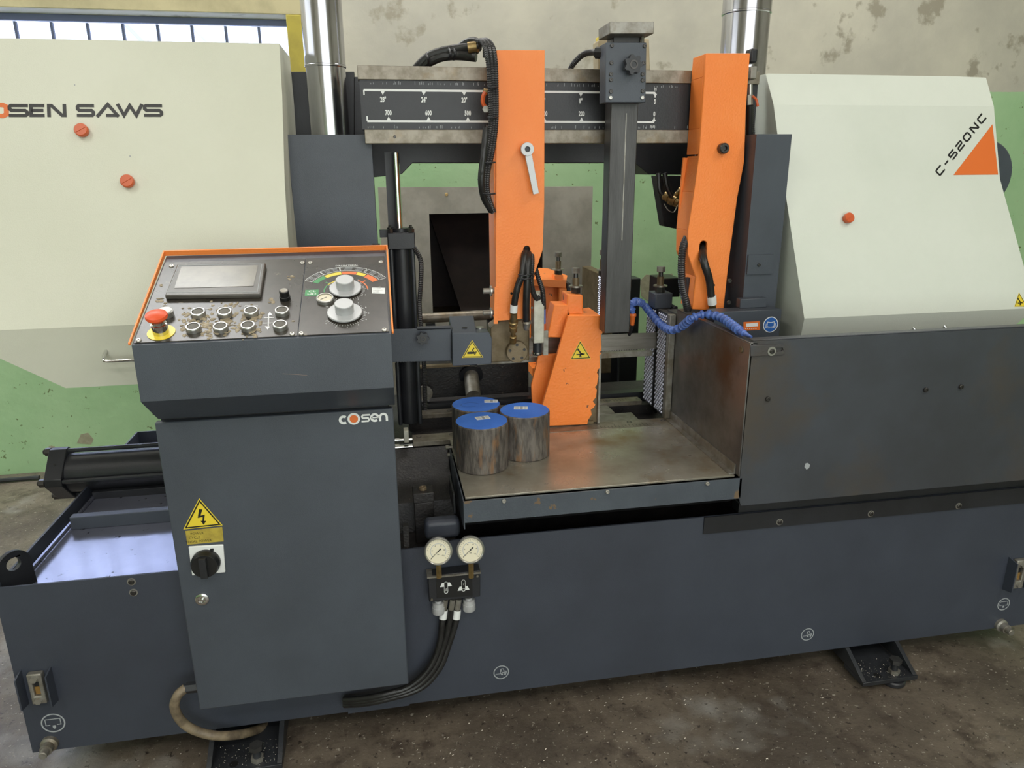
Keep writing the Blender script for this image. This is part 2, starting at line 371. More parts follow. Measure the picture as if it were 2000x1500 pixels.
def letter(m, fr, ch, c, w, h, t, mt, ang=0, d=(.0, .0006)):
    # wide square stroked letter centred on c
    def T(P):
        ca, sa = math.cos(ang), math.sin(ang)
        return [(c[0]+(x*w/2*ca-y*h/2*sa), c[1]+(x*w/2*sa+y*h/2*ca)) for x, y in P]
    e = 1-t/h; ew = 1-t/w*.5
    D = {'S': [[(1, e), (-.75, e), (-ew, .75*e), (-ew, .25), (-.7, 0), (.7, 0), (ew, -.25), (ew, -.75*e), (.75, -e), (-1, -e)]],
         'E': [[(1, e), (-ew, e), (-ew, -e), (1, -e)], [(-ew, 0), (.85, 0)]],
         'N': [[(-ew, -1), (-ew, e), (-.6, e), (.6, -e), (ew, -e), (ew, 1)]],
         'A': [[(-1, -1), (0.05, .95), (1.02, -.95)], [(-.15, -e), (1.0, -e)]],
         'W': [[(-1, 1), (-.5, -e), (0, .75), (.5, -e), (1, 1)]],
         'C': [[(1, e), (-.7, e), (-ew, .6), (-ew, -.6), (-.7, -e), (1, -e)]],
         'O': [[(.6, e), (-.6, e), (-ew, .5), (-ew, -.5), (-.6, -e), (.6, -e), (ew, -.5), (ew, .5)]],
         '0': [[(.6, e), (-.6, e), (-ew, .5), (-ew, -.5), (-.6, -e), (.6, -e), (ew, -.5), (ew, .5)]],
         '5': [[(1, e), (-ew, e), (-ew, .05), (.7, .05), (ew, -.2), (ew, -.7), (.7, -e), (-1, -e)]],
         '2': [[(-1, e), (.7, e), (ew, .7), (ew, .3), (.7, .05), (-.7, 0), (-ew, -.3), (-ew, -e), (1, -e)]],
         '-': [[(-.8, 0), (.8, 0)]]}[ch]
    for P in D: m.ribbon(fr, T(P), t, *d, mt, closed=ch in 'O0')

# ================================================================== ROOM
YW = 4.132
b = M()
# wall_back with the window opening x -4.6..-.40, z 1.12..2.345
b.box(-5.2, -4.6, YW, YW+.25, 0, 4.8, wallm); b.box(-.405, 6.7, YW, YW+.25, 0, 4.8, wallm)
b.box(-4.6, -.405, YW, YW+.25, 0, 1.12, wallm); b.box(-4.6, -.405, YW, YW+.25, 2.345, 4.8, wallm)
b.obj('wall_back', kind='structure')
M().box(-5.2, 6.7, -3.7, YW+.25, -.1, 0, floorm).obj('floor', kind='structure')
M().box(-5.2, 6.7, -3.7, YW+.25, 4.8, 4.9, mat('ceiling_paint', '#c8c4b8')).obj('ceiling', kind='structure')
M().box(-5.2, -5.0, -3.7, YW, 0, 4.8, wallm).obj('wall_left', kind='structure')
M().box(6.5, 6.7, -3.7, YW, 0, 4.8, wallm).obj('wall_right', kind='structure')
M().box(-5.0, 6.5, -3.7, -3.5, 0, 4.8, wallm).obj('wall_front', kind='structure')
w = M(); w.box(-4.68, -.32, YW-.022, YW, 2.345, 2.425, litframe); wtop = w.obj('window_1', kind='structure', bevel=.003)
w = M(); w.box(-.405, -.315, YW-.024, YW-.0005, 1.06, 2.3445, yellowf); w.obj('frame_post', wtop, bevel=.003, label='olive yellow painted post')
w = M(); w.box(-4.68, -.32, YW-.03, YW-.0005, 1.03, 1.119, yellowf); w.obj('sill', wtop, bevel=.003)
w = M(); w.box(-4.6, -.405, YW+.12, YW+.15, 2.315, 2.344, wbar); w.obj('frame_rail', wtop)
for k in range(25):
    x = -.56-.1635*k
    if x < -4.5: break
    M().box(x-.006, x+.006, YW+.125, YW+.143, 1.125, 2.31, wbar).obj('window_bar', wtop)
M().box(-4.595, -.41, YW+.148, YW+.153, 1.125, 2.312, glassm).obj('pane', wtop)
# building outside
b = M()
P = []
for k in range(120):
    x = -5.5+k*.045; P += [(x, .0 if k % 2 else .012)]
pts = [(x, 7.2-y*2) for x, y in P]
for k in range(len(pts)-1):
    (x0, y0), (x1, y1) = pts[k], pts[k+1]
    b.add([(x0, y0, .2), (x1, y1, .2), (x1, y1, 5), (x0, y0, 5), (x0, y0+.05, .2), (x1, y1+.05, .2), (x1, y1+.05, 5), (x0, y0+.05, 5)], [(0, 1, 2, 3), (5, 4, 7, 6), (3, 2, 6, 7)], outm)
ob = b.obj('cladding', None, label='pale corrugated cladding of a building seen outside through the window bars', cat='building')
ob2 = M()
ob2.tube([(-2.6, 6.5, 3.6), (-1.2, 6.4, 2.0)], .035, mat('downpipe', '#b9bede'), 8, smooth=False)
ob2.tube([(-2.2, 6.5, 3.6), (-.8, 6.4, 2.1)], .02, mat('downpipe2', '#c3c8e4'), 8, smooth=False)
ob2.obj('roof_brace', None, label='pale diagonal brace outside behind the window bars', cat='brace')
sun_ = bpy.data.lights.new('outside_daylight', 'AREA'); sun_.size = 4; sun_.energy = 650; sun_.color = (.9, .94, 1)
so = bpy.data.objects.new('outside_daylight', sun_); COL.objects.link(so); so.location = (-3, 5.2, 5.5); so.rotation_euler = (math.radians(35), 0, 0)
# plaster scar on the wall above the sheet, electrical pipe on the floor
f = FY(YW)
b = M(); b.prism(f, f.pp([(882, 366), (896, 345), (914, 366)]), 0, .002, galv)
sc = M(); sc.prism(f, f.pp([(1250, 548), (1262, 536), (1290, 540), (1312, 534), (1330, 560), (1300, 583), (1268, 590), (1252, 578)]), -.004, .0012, mat('bare_plaster', '#a9a58c', '#9b9880', .8, scale=30, bump=.4, bscale=60))
sc.obj('plaster_scar', bpy.data.objects['wall_back'], label='bare plaster patch where green paint has flaked')
sc = M(); sc.prism(f, f.pp([(150, 866), (158, 848), (172, 845), (183, 858), (178, 868)]), -.004, .0012, bpy.data.materials['bare_plaster'])
sc.obj('plaster_scar', bpy.data.objects['wall_back'])
a1 = PZ(-60, 948, .0); a2 = PZ(78, 937, .0); b = M(); b.tube([a1+Vector((0, 0, .014)), a2+Vector((0, 0, .014))], .012, shade, 8, smooth=False)
b.obj('floor_rod', None, label='thin dark rod lying on the floor at the left by the green wall', cat='rod')
# brass bits on floor: metal chips
b = M()
for k in range(1500):
    if k < 1150: x = random.gauss(.35, .75); y = random.uniform(1.2, 1.86)
    else: x = random.uniform(-3, -1.05); y = random.uniform(1.4, 4)
    a = random.random()*PI; L = random.uniform(.0015, .0048); q = random.uniform(.0006, .0014); dx, dy = math.cos(a)*L, math.sin(a)*L
    b.add([(x-dx, y-dy, .0006), (x+dy*.3, y-dx*.3, .0006), (x+dx, y+dy, .0006+q), (x-dy*.3, y+dx*.3, .002)], [(0, 1, 2, 3)], chipm)
b.obj('metal_chips', None, kind='stuff', label='tiny bright steel chips scattered over the oily concrete floor', cat='swarf')

# ================================================================== STEEL SHEET BOX BEHIND
YB_ = 3.62; f = FY(YB_)
t = thing('sheet_enclosure', (.6, YB_, 0), 'grey-brown sheet panel with a square dark opening behind the saw', 'panel')
o_ = f.pp([(738, 366), (1158, 364), (1156, 640)]); o_ = [(o_[0][0], o_[0][1]), (o_[1][0], o_[1][1]), (o_[1][0], .02), (o_[0][0], .02)]
h1 = f.p(838, 418); h2 = f.p(1060, 612)
hole = [(h1[0], h1[1]), (h2[0], h1[1]), (h2[0], h2[1]-.02), (h1[0], h2[1]-.02)]
M().prism(f, o_, -.012, 0, sheetm, [hole]).obj('front_sheet', t)
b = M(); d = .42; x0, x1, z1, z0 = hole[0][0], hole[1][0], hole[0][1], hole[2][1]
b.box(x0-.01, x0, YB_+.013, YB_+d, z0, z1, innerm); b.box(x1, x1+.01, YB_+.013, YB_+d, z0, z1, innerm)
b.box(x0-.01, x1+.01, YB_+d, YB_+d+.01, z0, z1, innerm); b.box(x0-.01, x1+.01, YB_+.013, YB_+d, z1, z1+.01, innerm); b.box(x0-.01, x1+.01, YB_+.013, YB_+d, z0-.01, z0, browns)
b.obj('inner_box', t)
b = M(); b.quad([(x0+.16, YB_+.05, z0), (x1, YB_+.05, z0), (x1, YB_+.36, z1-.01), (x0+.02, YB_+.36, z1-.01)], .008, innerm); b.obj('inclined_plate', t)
socket_screw(t, f, 872, 380, .008, m=brass)

# ================================================================== SAW BASE
YF = 1.805; f = FY(YF)
base = thing('machine_tank', (.56, 2.3, 0), 'long charcoal steel base tank of the band saw standing on the floor', 'machine base')
XL, XR = -1.012, 2.14
b = M(); b.prism(f, [(XL, .09), (XR, .09), (XR, .612), (.2, .612), (.15, .612), (.06, .598), (XL, .597)], -.006, 0, darkb); b.obj('front_panel', base)
b = M(); b.box(XL, XL+.006, YF+.006, 2.95, .09, .600, darkb); b.obj('left_rim_plate', base, label='black rim plate along the left end of the tank')
b = M(); b.box(XR-.006, XR, YF+.006, 2.95, .09, .61, darkb); b.obj('right_end_plate', base)
b = M(); b.box(XL, XR, 2.95, 2.956, .09, .60, darkb); b.obj('rear_panel', base)
b = M(); b.box(XL+.006, -.13, YF+.006, 2.95, .545, .553, glossdk); b.obj('tray_plate', base, label='wet glossy tray plate reflecting the window')
b = M(); b.box(XL+.006, XR-.006, YF+.006, 2.95, .09, .1, darkb); b.obj('bottom_plate', base)
b = M(); b.tube([(XL+.012, YF+.02, .556), (XL+.012, 2.9, .556)], .007, glossdk, 8, smooth=False); b.obj('weld_bead', base)
p1 = PZ(157, 1034, .553); p2 = PY(157, 1010, p1.y)
b = M(); b.box(XL+.03, -.5, p1.y, p1.y+.03, .553, p2.z, dark); b.obj('cross_bar', base, bevel=.002)
p1 = PY(182, 977, 2.42); p2 = PY(182, 962, 2.42)
b = M(); b.box(p1.x, -.45, 2.42, 2.50, p1.z, p2.z, shade); b.box(p1.x+.02, -.45, 2.45, 2.475, .553, p1.z, shade); b.obj('cross_bar', base, bevel=.002, label='raised flat bar on a welded rib')
# lifting ring
fx = Fr((XL-.006, 1.865, .597), (0, -1, 0), (0, 0, 1)); b = M()
P = [(-.05, -.1), (.045, -.1), (.045, .005)] + arc((0, .02), .045, 0, 180, 14) + [(-.05, -.1)][:0]
fxr = Fr((XL+.018, 1.87, .60), (-.55, -.83, 0), (0, 0, 1)); b.prism(fxr, P, -.012, 0, blackp, [arc((0, .03), .018, 0, 345, 15)]); b.obj('lifting_ring', base, bevel=.002, label='black lifting eye with a round hole')
for q in ((257, 1136), (261, 1157)): socket_screw(base, f, *q, .0075, .0105)
# right flange strip with its three screws
P = f.pp([(1375, 1010), (1375, 1042)]); zt, zb, x0 = P[0][1], P[1][1], P[0][0]
b = M(); b.prism(f, [(x0, zb), (XR, zb), (XR, zt), (x0, zt)], .0005, .004, blackp); b.obj('flange_strip', base)
for q in ((1521, 1018), (1699, 1002), (1870, 987)): socket_screw(base, f, *q, .0075, .0105, off=.004)
# sight gauges
def sight(c, w=.038, h=.098, fins=True, tilt=0):
    b = M(); F_ = FY(YF); P = [(c[0]-w/2, c[1]-h/2), (c[0]+w/2, c[1]-h/2), (c[0]+w/2, c[1]+h/2), (c[0]-w/2, c[1]+h/2)]
    H = [(c[0]-w*.22, c[1]-h*.24), (c[0]+w*.22, c[1]-h*.24), (c[0]+w*.22, c[1]+h*.24), (c[0]-w*.22, c[1]+h*.24)]
    b.prism(F_, P, 0, .018, galv, [H]); g = b.obj('sight_gauge', base, bevel=.003, label='steel framed oil level window')
    b = M(); b.prism(F_, [(c[0]-w*.21, c[1]-h*.23), (c[0]+w*.21, c[1]-h*.23), (c[0]+w*.21, c[1]+h*.02), (c[0]-w*.21, c[1]+h*.02)], .001, .009, sag)
    b.prism(F_, [(c[0]-w*.21, c[1]+h*.03), (c[0]+w*.21, c[1]+h*.03), (c[0]+w*.21, c[1]+h*.23), (c[0]-w*.21, c[1]+h*.23)], .001, .008, blackp); b.obj('level_glass', g)
    for s_ in (-1, 1):
        b = M(); b.hexa(F_.at(c[0], c[1]+s_*h*.36, .018), F_.at(c[0], c[1]+s_*h*.36, .026), .009, zinc); b.obj('bolt', g)
    for s_ in (-1, 1):
        x = c[0]+s_*(w/2+.018); b = M(); fr_ = FXm(x+.002)
        b.prism(fr_, [(-YF, c[1]-h*.58), (-YF+.036, c[1]-h*.5), (-YF+.036, c[1]+h*.5), (-YF, c[1]+h*.58)], 0, .004, darkb); b.obj('guard_fin', base)
sight(f.p(77, 1338), .036, .092); c = f.p(1984, 1117); sight((c[0], c[1]), .04, .105)
for c in ((103, 1457), (1962, 1223)):
    a = f.p(*c); q = (a[0]-.004, a[1]+.012) if c[0] < 1000 else (a[0]-.02, a[1]+.01)
    b = M(); b.lathe(f.at(*q, 0), f.n, [(0, .022), (.010, .022), (.014, .016), (.03, .016), (.03, .011), (.048, .011), (.05, .009)], galv, 18); b.obj('drain_plug', base)
def icon(c, r, kind):
    a = Vector(f.p(*c)); k = a; m = M(); m.disc(f, a, r, .0001, .0006, greyp, 36, hole=r*.88); dd = (.0001, .0006)
    def q(x, y): return (a.x+x*r, a.y+y*r)
    if kind == 'drain':
        m.ribbon(f, [q(-.28, -.2), q(-.62, -.2), q(-.62, .42), q(.62, .42), q(.62, -.2), q(.28, -.2)], r*.07, *dd, greyp); m.prism(f, [q(-.1, -.25), q(.16, -.25), q(.16, -.5), q(.03, -.62), q(-.1, -.5)], *dd, greyp)
    else:
        m.ribbon(f, [q(-.75, -.2), q(-.1, -.2), q(-.1, .45)], r*.06, *dd, greyp); m.ribbon(f, [q(-.05, -.15), q(.65, -.15), q(.65, .1), q(.35, .15), q(.25, .5), q(0, .5), q(-.02, .1)], r*.08, *dd, greyp)
        for x in (.08, .5): m.disc(f, q(x, -.3), r*.14, *dd, greyp, 12)
        m.prism(f, [q(.05, .0), q(.6, .0), q(.6, -.2), q(.05, -.2)], *dd, greyp)
    m.obj('icon_sticker', base, label='round grey %s symbol' % ('drain' if kind == 'drain' else 'forklift'))
icon((104, 1412), .030, 'drain'); icon((1960, 1180), .0235, 'drain'); icon((979, 1313), .0235, 'fork'); icon((1577, 1239), .0225, 'fork')
# black hole at the bottom, floor gap strip
b = M(); b.prism(f, f.pp([(680, 1372), (680, 1392), (800, 1376), (800, 1358)]), .0003, .004, darkb); b.obj('lower_lip', base)
# feet
def foot(x0, x1, lab):
    t = thing('leveling_jack', ((x0+x1)/2, 1.75, 0), lab, 'machine foot')
    M().box(x0, x1, 1.70, 1.80, .02, .034, shade).obj('foot_plate', t, bevel=.001)
    for x in (x0, x1-.014):
        fr_ = FXm(x); b = M(); b.prism(fr_, [(-1.704, .034), (-1.80, .0345), (-2.06, .0345), (-2.06, .089), (-1.80, .089)][::-1], -.014, 0, shade); b.obj('gusset', t, bevel=.001)
    b = M(); b.box(x0+.014, x1-.014, 1.80, 2.05, .02, .034, shade); b.obj('rear_plate', t)
    c = (x0+(x1-x0)*.66, 1.728); b = M(); b.cyl((*c, 0), (*c, .018), .038, blackp, 28, ch=.004); b.obj('pad', t)
    b = M(); b.cyl((*c, .018), (*c, .078), .011, shade, 16); b.hexa((*c, .0345), (*c, .047), .018, galv); b.cyl((*c, .072), (*c, .086), .019, barm, 6); b.obj('leveling_bolt', t)
    b = M(); b.disc(FZ(.034), (x0+(x1-x0)*.35, 1.725), .012, 0, .0006, blackpr, 16); b.obj('bolt_hole', t)
    b = M()
    for k in range(150):
        x = random.uniform(x0+.02, x1-.02); y = random.uniform(1.705, 1.8); L = random.uniform(.001, .003); a = random.random()*PI
        b.add([(x, y, .0345), (x+math.cos(a)*L, y+math.sin(a)*L, .035), (x+L*.3, y+L*.5, .0362)], [(0, 1, 2)], chipm)
    b.obj('chips', t, kind='stuff')
foot(1.418, 1.612, 'black steel levelling foot under the right half of the saw base'); foot(-.553, -.352, 'black steel levelling foot at the bottom edge beneath the control cabinet')

# ================================================================== SAW BED
bed = thing('saw_bed', (.6, 2.5, .1), 'greasy black cast bed with machined steel rails under the vises', 'machine bed')
b = M(); b.box(-.12, 1.95, 2.19, 2.93, .101, .70, blk); b.box(-.12, .17, 1.86, 2.19, .101, .545, blk); b.obj('bed_casting', bed, bevel=.004)
b = M(); b.prism(FXm(-.05), [(-2.214, .735), (-2.03, .63), (-2.0, .5455), (-2.189, .5455), (-2.189, .701), (-2.214, .701)][::-1], -.222, 0, blk); b.obj('sloping_casting', bed)
b = M(); b.box(.06, 1.0, 2.235, 2.275, .70, .737, blk); b.box(.06, 1.0, 2.488, 2.53, .70, .737, blk); b.obj('way_support', bed)
for (y0, y1, x1_) in ((2.218, 2.286, .968), (2.488, 2.54, .938)):
    b = M(); b.box(.063, x1_, y0, y1, .737, .754, railm); b.obj('rail', bed, bevel=.0015)
for q in ((818, 853), (882, 848)): a = PZ(*q, .754); M().lathe((a.x, a.y, .7535), (0, 0, 1), [(0, .009), (.001, .009), (.001, .006), (-.002, .005), (-.002, 0)], boltm, 14).obj('screw', bed)
for q in ((812, 806), (877, 802), (1187, 783), (1246, 779), (1229, 824), (1295, 821)):
    a = PZ(*q, .754); M().lathe((a.x, a.y, .7535), (0, 0, 1), [(0, .009), (.0012, .009), (.0012, .006), (-.002, .005), (-.002, 0)], boltm, 14).obj('screw', bed)
b = M(); b.box(.45, .86, 2.289, 2.385, .725, .747, galv); b.obj('slide_plate', bed, bevel=.001)
b = M(); b.box(.45, .80, 2.389, 2.485, .725, .747, galv); b.obj('slide_plate', bed, bevel=.001)
b = M()
for k in range(16):
    x = .70+k*.0125; b.box(x, x+.0012, 2.222, 2.222+(.03 if k % 4 == 0 else .018), .754, .7544, blackpr)
for k in range(14):
    x = .72+k*.0125; b.box(x, x+.0012, 2.50, 2.525, .754, .7544, blackpr)
b.obj('graduation', bed, kind='stuff')
b = M(); b.box(.063, 1.3, 2.56, 2.60, .70, .765, shade); b.obj('rear_ledge', bed)
# chrome rod, brackets, clamp blocks on the left of the bed
a = PY(785, 862, 2.20); e_ = PY(806, 862, 2.20)
b = M(); b.cyl((-.02, 2.245, .728), (.062, 2.245, .728), .012, chrome, 18); b.cyl((-.02, 2.245, .755), (.062, 2.245, .755), .005, chrome, 12); b.obj('piston_rod', bed)
b = M(); b.box(.035, .05, 2.20, 2.235, .64, .70, aluw); b.obj('rod_bracket', bed, bevel=.001); b = M(); b.box(.035, .05, 2.20, 2.235, .76, .80, aluw); b.obj('rod_bracket', bed, bevel=.001)
a = PY(827, 980, 1.93); x0 = PY(808, 965, 1.93).x; x1 = PY(846, 965, 1.93).x; zt = PY(827, 963, 1.93).z
b = M(); b.box(x0, x1, 1.93, 1.985, .5455, zt-.0305, blk); b.box(x0-.002, x1+.002, 1.928, 1.987, zt-.03, zt, blk); cb = b.obj('clamp_block', bed, bevel=.002, label='oily block carrying a cap screw')
b = M(); b.lathe(((x0+x1)/2, 1.955, zt), (0, 0, 1), [(0, .011), (.008, .011), (.009, .009), (.009, .006), (.004, .005), (.004, 0)], browns, 16); b.obj('cap_screw', cb)
for q in ((874, 874), (877, 888)):
    a = PY(*q, 2.15); b = M(); b.cyl((a.x, 2.15, a.z), (a.x+.035, 2.15, a.z), .0045, galv, 10); b.cyl((a.x-.006, 2.15, a.z), (a.x+.004, 2.15, a.z), .007, galv, 12); b.obj('adjusting_bolt', bed)
a = PY(833, 1040, 1.82); b = M(); b.box(.072, .17, 1.815, 1.86, .612, .668, darkb); b.obj('rounded_cover', bed, bevel=.014, seg=4)
b = M(); b.box(.013, .028, 1.82, 1.84, .56, .66, blk); b.obj('upright_strip', bed)

# rear carriage wall
t = thing('rear_carriage', (.3, 2.65, .765), 'black greasy carriage wall behind the round billets with a steel tube poking out', 'carriage')
M().box(.10, .53, 2.64, 2.70, .766, .900, blk).obj('wall_plate', t, bevel=.002)
M().box(.10, .30, 2.615, 2.638, .890, .900, browns).obj('top_strip', t, bevel=.001)
c = PY(922, 765, 2.56); c2 = PY(920, 742, 2.64)
b = M(); b.cyl((c2.x, 2.64, .85), (c.x, 2.52, .80), .028, galv, 24); b.cyl((c2.x, 2.64, .85), (c2.x-.0, 2.632, .847), .045, blackp, 28); b.obj('tube', t)
c = PY(835, 785, 2.6); b = M(); b.cyl((c.x-.01, 2.602, .80), (c.x-.01, 2.594, .80), .03, galv, 24); b.obj('round_plate', t)
# dark bin + rear
t = M(); a = PY(1160, 535, 3.5); c = PY(1240, 775, 3.5)
t.box(a.x, c.x+.005, 3.50, 3.60, .001, a.z-.03, blackp); tt = t.obj('rear_cabinet', None, bevel=.004, label='black cabinet standing behind the vertical clamp bar', cat='cabinet')
p1 = PY(1205, 700, 3.29); b = M(); b.tube([PY(1207, 640, 3.49), PY(1207, 745, 3.49), PY(1200, 765, 3.49), PY(1180, 769, 3.49)], .005, shade, 8); b.obj('pipe', tt)
_rl = PY(840, 622, 3.1); _rr = PY(960, 614, 3.1); _rt = M(); _rt.cyl(PY(821, 622, 3.1), PY(970, 614, 3.1), .022, railm, 22, ch=.002); _rt = _rt.obj('feed_roller', None, label='rusty round roller lying across behind the blade guard', cat='roller')
for q in (_rl, _rr): M().box(q.x-.02, q.x+.02, 3.08, 3.12, 0, q.z-.0225, blackp).obj('roller_support', _rt)

# ================================================================== COLUMNS, POLES, FRAME
def column(x0, x1, z1, z0, lab, yf=2.36):
    t = thing('column_housing', ((x0+x1)/2, 2.48, .61), lab, 'column')
    M().box(x0, x1, yf, yf+.006, z0, z1, dark).obj('front_plate', t, bevel=.001)
    ye = yf+.26; b = M(); b.box(x0, x0+.006, yf+.006, ye, z0, z1, dark); b.box(x1-.006, x1, yf+.006, ye, z0, z1, dark); b.box(x0, x1, ye, ye+.006, z0, z1, dark); b.box(x0+.006, x1-.006, yf+.006, ye, z0, z0+.01, dark); b.obj('housing', t)
    return t
A = PY(560, 263, 2.36); B_ = PY(725, 264, 2.36)
colL = column(A.x, B_.x, A.z, .70, 'charcoal column housing left of the scale, behind the control panel')
f = FY(2.36); b = M(); b.prism(f, f.pp([(728, 476), (742, 476), (742, 500), (728, 500)]), -.01, .01, blackp); b.obj('bracket', colL)
YCR = 2.15; A = PY(1478, 262, YCR); B_ = PY(1547, 263, YCR)
colR = column(A.x, B_.x, A.z, .76, 'charcoal column housing behind the right orange arm', YCR)
b = M(); b.box(1.055, A.x-.001, 2.40, 2.41, .76, A.z-.03, dark); b.obj('recessed_plate', colR)
f = FY(YCR); b = M(); z0_, z1_ = PY(1480, 535, YCR).z, PY(1480, 497, YCR).z; P = [(A.x+.004, z0_), (B_.x-.025, z0_), (B_.x-.025, z1_), (A.x+.004, z1_)]
b.prism(f, P, .0005, .006, dark); b.obj('cover_strip', colR)
socket_screw(colR, f, 1482, 583, .006, off=.001); socket_screw(colR, f, 1480, 517, .005, off=.006); socket_screw(colR, f, 1421, 590, .007, off=.006); socket_screw(colR, f, 1424, 548, .007, off=.001)
def pole(x, r, zc, lab, z0=.75):
    t = thing('guide_pole', (x, 2.49, z0), lab, 'guide column', 'chrome guide poles')
    b = M(); b.cyl((x, 2.49, z0), (x, 2.49, zc), r*.975, polec, 48); b.obj('lower_tube', t)
    b = M(); b.cyl((x, 2.49, zc), (x, 2.49, zc+.008), r*1.02, polec, 48, ch=.002); b.obj('seam_ring', t)
    b = M(); b.cyl((x, 2.49, zc+.008), (x, 2.49, 2.9), r, polec, 48); b.obj('upper_tube', t)
a = PY(624, 0, 2.49); pole(PY(641, 200, 2.49).x, .0615, PY(630, 128, 2.43).z, 'polished chrome guide pole left of the measuring scale')
pole(PY(1450, 130, 2.49).x, .079, PY(1450, 22, 2.43).z, 'polished chrome guide pole rising behind the right orange arm', 1.60)

YS = 2.66; f = FY(YS)
fr_t = thing('bow_gantry', (.6, YS, 1.55), 'black steel bow frame crossing behind the measuring scale', 'saw frame')
b = M(); b.prism(f, f.pp([(556, 140), (692, 140), (692, 262), (690, 345), (557, 345)]), -.05, 0, blackp); b.obj('left_end_plate', fr_t, bevel=.002)
b = M(); b.prism(f, f.pp([(692, 150), (1480, 158), (1480, 343), (1267, 341), (1240, 318), (806, 318), (785, 340), (733, 346), (692, 345)]), -.25, 0, blackp); b.obj('cross_beam', fr_t, bevel=.002)
b = M(); b.prism(FY(2.58), FY(2.58).pp([(1281, 343), (1420, 343), (1420, 470), (1336, 450), (1297, 442)]), -.05, 0, shade); hg = b.obj('hanging_plate', fr_t, bevel=.002)
# quick couplings hanging in front of it
t = thing('hydraulic_coupling', PY(1310, 385, 2.52), 'cluster of brass quick couplings hanging left of the right orange arm', 'coupling')
fc = FY(2.53)
for a, c, r in (((1296, 381), (1325, 396), .016), ((1305, 392), (1328, 401), .012), ((1318, 386), (1334, 366), .011)):
    a3 = PY(*a, 2.54); c3 = PY(*c, 2.50); b = M(); v = c3-a3; L = v.length
    b.lathe(a3, v, [(0, r*.7), (.004, r), (L*.35, r), (L*.37, r*.8), (L*.5, r*.8), (L*.52, r), (L*.8, r), (L*.82, r*.7), (L, r*.7)], brass, 16); b.obj('coupling_body', t)
b = M(); b.tube([PY(1297, 398, 2.5), PY(1305, 410, 2.5), PY(1316, 414, 2.5), PY(1324, 400, 2.5)], .002, zinc, 6); b.obj('chain', t)
for q in (((1286, 338), (1288, 370), (1294, 380)), ((1298, 338), (1303, 365), (1312, 384))):
    M().tube([PY(*p, 2.5) for p in q], .009, rubber, 10).obj('hose', t)

# ================================================================== OVERHEAD SCALE BEAM
YBM = 2.30; f = FY(YBM)
beam = thing('scale_beam', (.47, 2.33, 1.66), 'horizontal steel beam carrying the black inch and millimetre scale', 'beam')
tl = f.p(697, 127); tr = f.p(1356, 138); u_l = f.p(700, 155); br = f.p(1345, 281); bl = f.p(708, 279); lt = f.p(705, 253)
x0, x1 = tl[0], f.p(1480, 200)[0]
zt = (tl[1]+tr[1])/2; zu = u_l[1]; zb = (br[1]+bl[1])/2; zl = lt[1]
M().box(x0, x1, YBM, YBM+.055, zu, zt, railm).obj('upper_rail', beam, bevel=.0015)
M().box(x0+.01, x1-.03, YBM, YBM+.055, zb, zl, railm).obj('lower_rail', beam, bevel=.0015)
M().box(x0+.004, x1, YBM+.008, YBM+.055, zl+.0003, zu-.0003, blackp).obj('scale_plate', beam)
fs = FY(YBM+.008); b = M()
X0 = fs.p(1277, 240)[0]; X7 = fs.p(759, 230)[0]; mm = (X0-X7)/700
ztop = fs.p(1135, 180)[1]; zbt = fs.p(1135, 238)[1]; dd = (.0001, .0008); h = .006
b.prism(fs, [(X0-mm*757, ztop-h/2), (X0, ztop-h/2), (X0, ztop+h/2), (X0-mm*757, ztop+h/2)], *dd, whitep)
b.prism(fs, [(X0-mm*753, zbt-h/2), (X0, zbt-h/2), (X0, zbt+h/2), (X0-mm*753, zbt+h/2)], *dd, whitep)
for k, s_ in enumerate(('0', '4"', '8"', '12"', '16"', '20"', '24"', '28"')):
    x = X0-mm*101.6*k; b.prism(fs, [(x-.006, ztop-h/2), (x, ztop-h/2-.010), (x+.006, ztop-h/2)], *dd, whitep); b.text(fs, s_, (x, ztop-.026), .0195, .0008, whitep, sx=.66, bold=.0006)
for k in range(8):
    x = X0-mm*100*k; b.prism(fs, [(x-.006, zbt+h/2), (x+.006, zbt+h/2), (x, zbt+h/2+.010)], *dd, whitep); b.text(fs, str(100*k), (x, zbt+.023), .0195, .0008, whitep, sx=.66, bold=.0006)
for (x, z, s_) in ((X0-mm*757, ztop, -1), (X0-mm*753, zbt, 1), (X0, ztop, -1), (X0, zbt, 1)): b.prism(fs, [(x-.002, z+min(0, s_*.014)), (x+.002, z+min(0, s_*.014)), (x+.002, z+max(0, s_*.014)), (x-.002, z+max(0, s_*.014))], .0010, .0013, whitep)
b.text(fs, 'in', (X0, ztop+.012), .018, .0008, whitep, sx=.7); b.text(fs, 'mm', (X0-.004, zbt-.013), .016, .0008, whitep, sx=.7)
b.obj('scale_markings', beam, label='white ruler line with inch and millimetre numbers')
b = M()
for k in range(170):
    x = random.uniform(x0+.02, x1-.02); z = random.choice((zl+.004, zu-.012)); L = random.uniform(.003, .010)
    b.prism(fs, [(x, z), (x+.0012, z), (x+.0014, z+L), (x, z+L)], .0001, .0005, greyp)
b.obj('scratches', beam, kind='stuff')
for q in ((771, 267),): socket_screw(beam, f, *q, .004)
for x in (x0+.03, x1-.06): b = M(); b.box(x, x+.05, YBM+.055, 2.36, zb, zt, shade); b.obj('mount', beam)

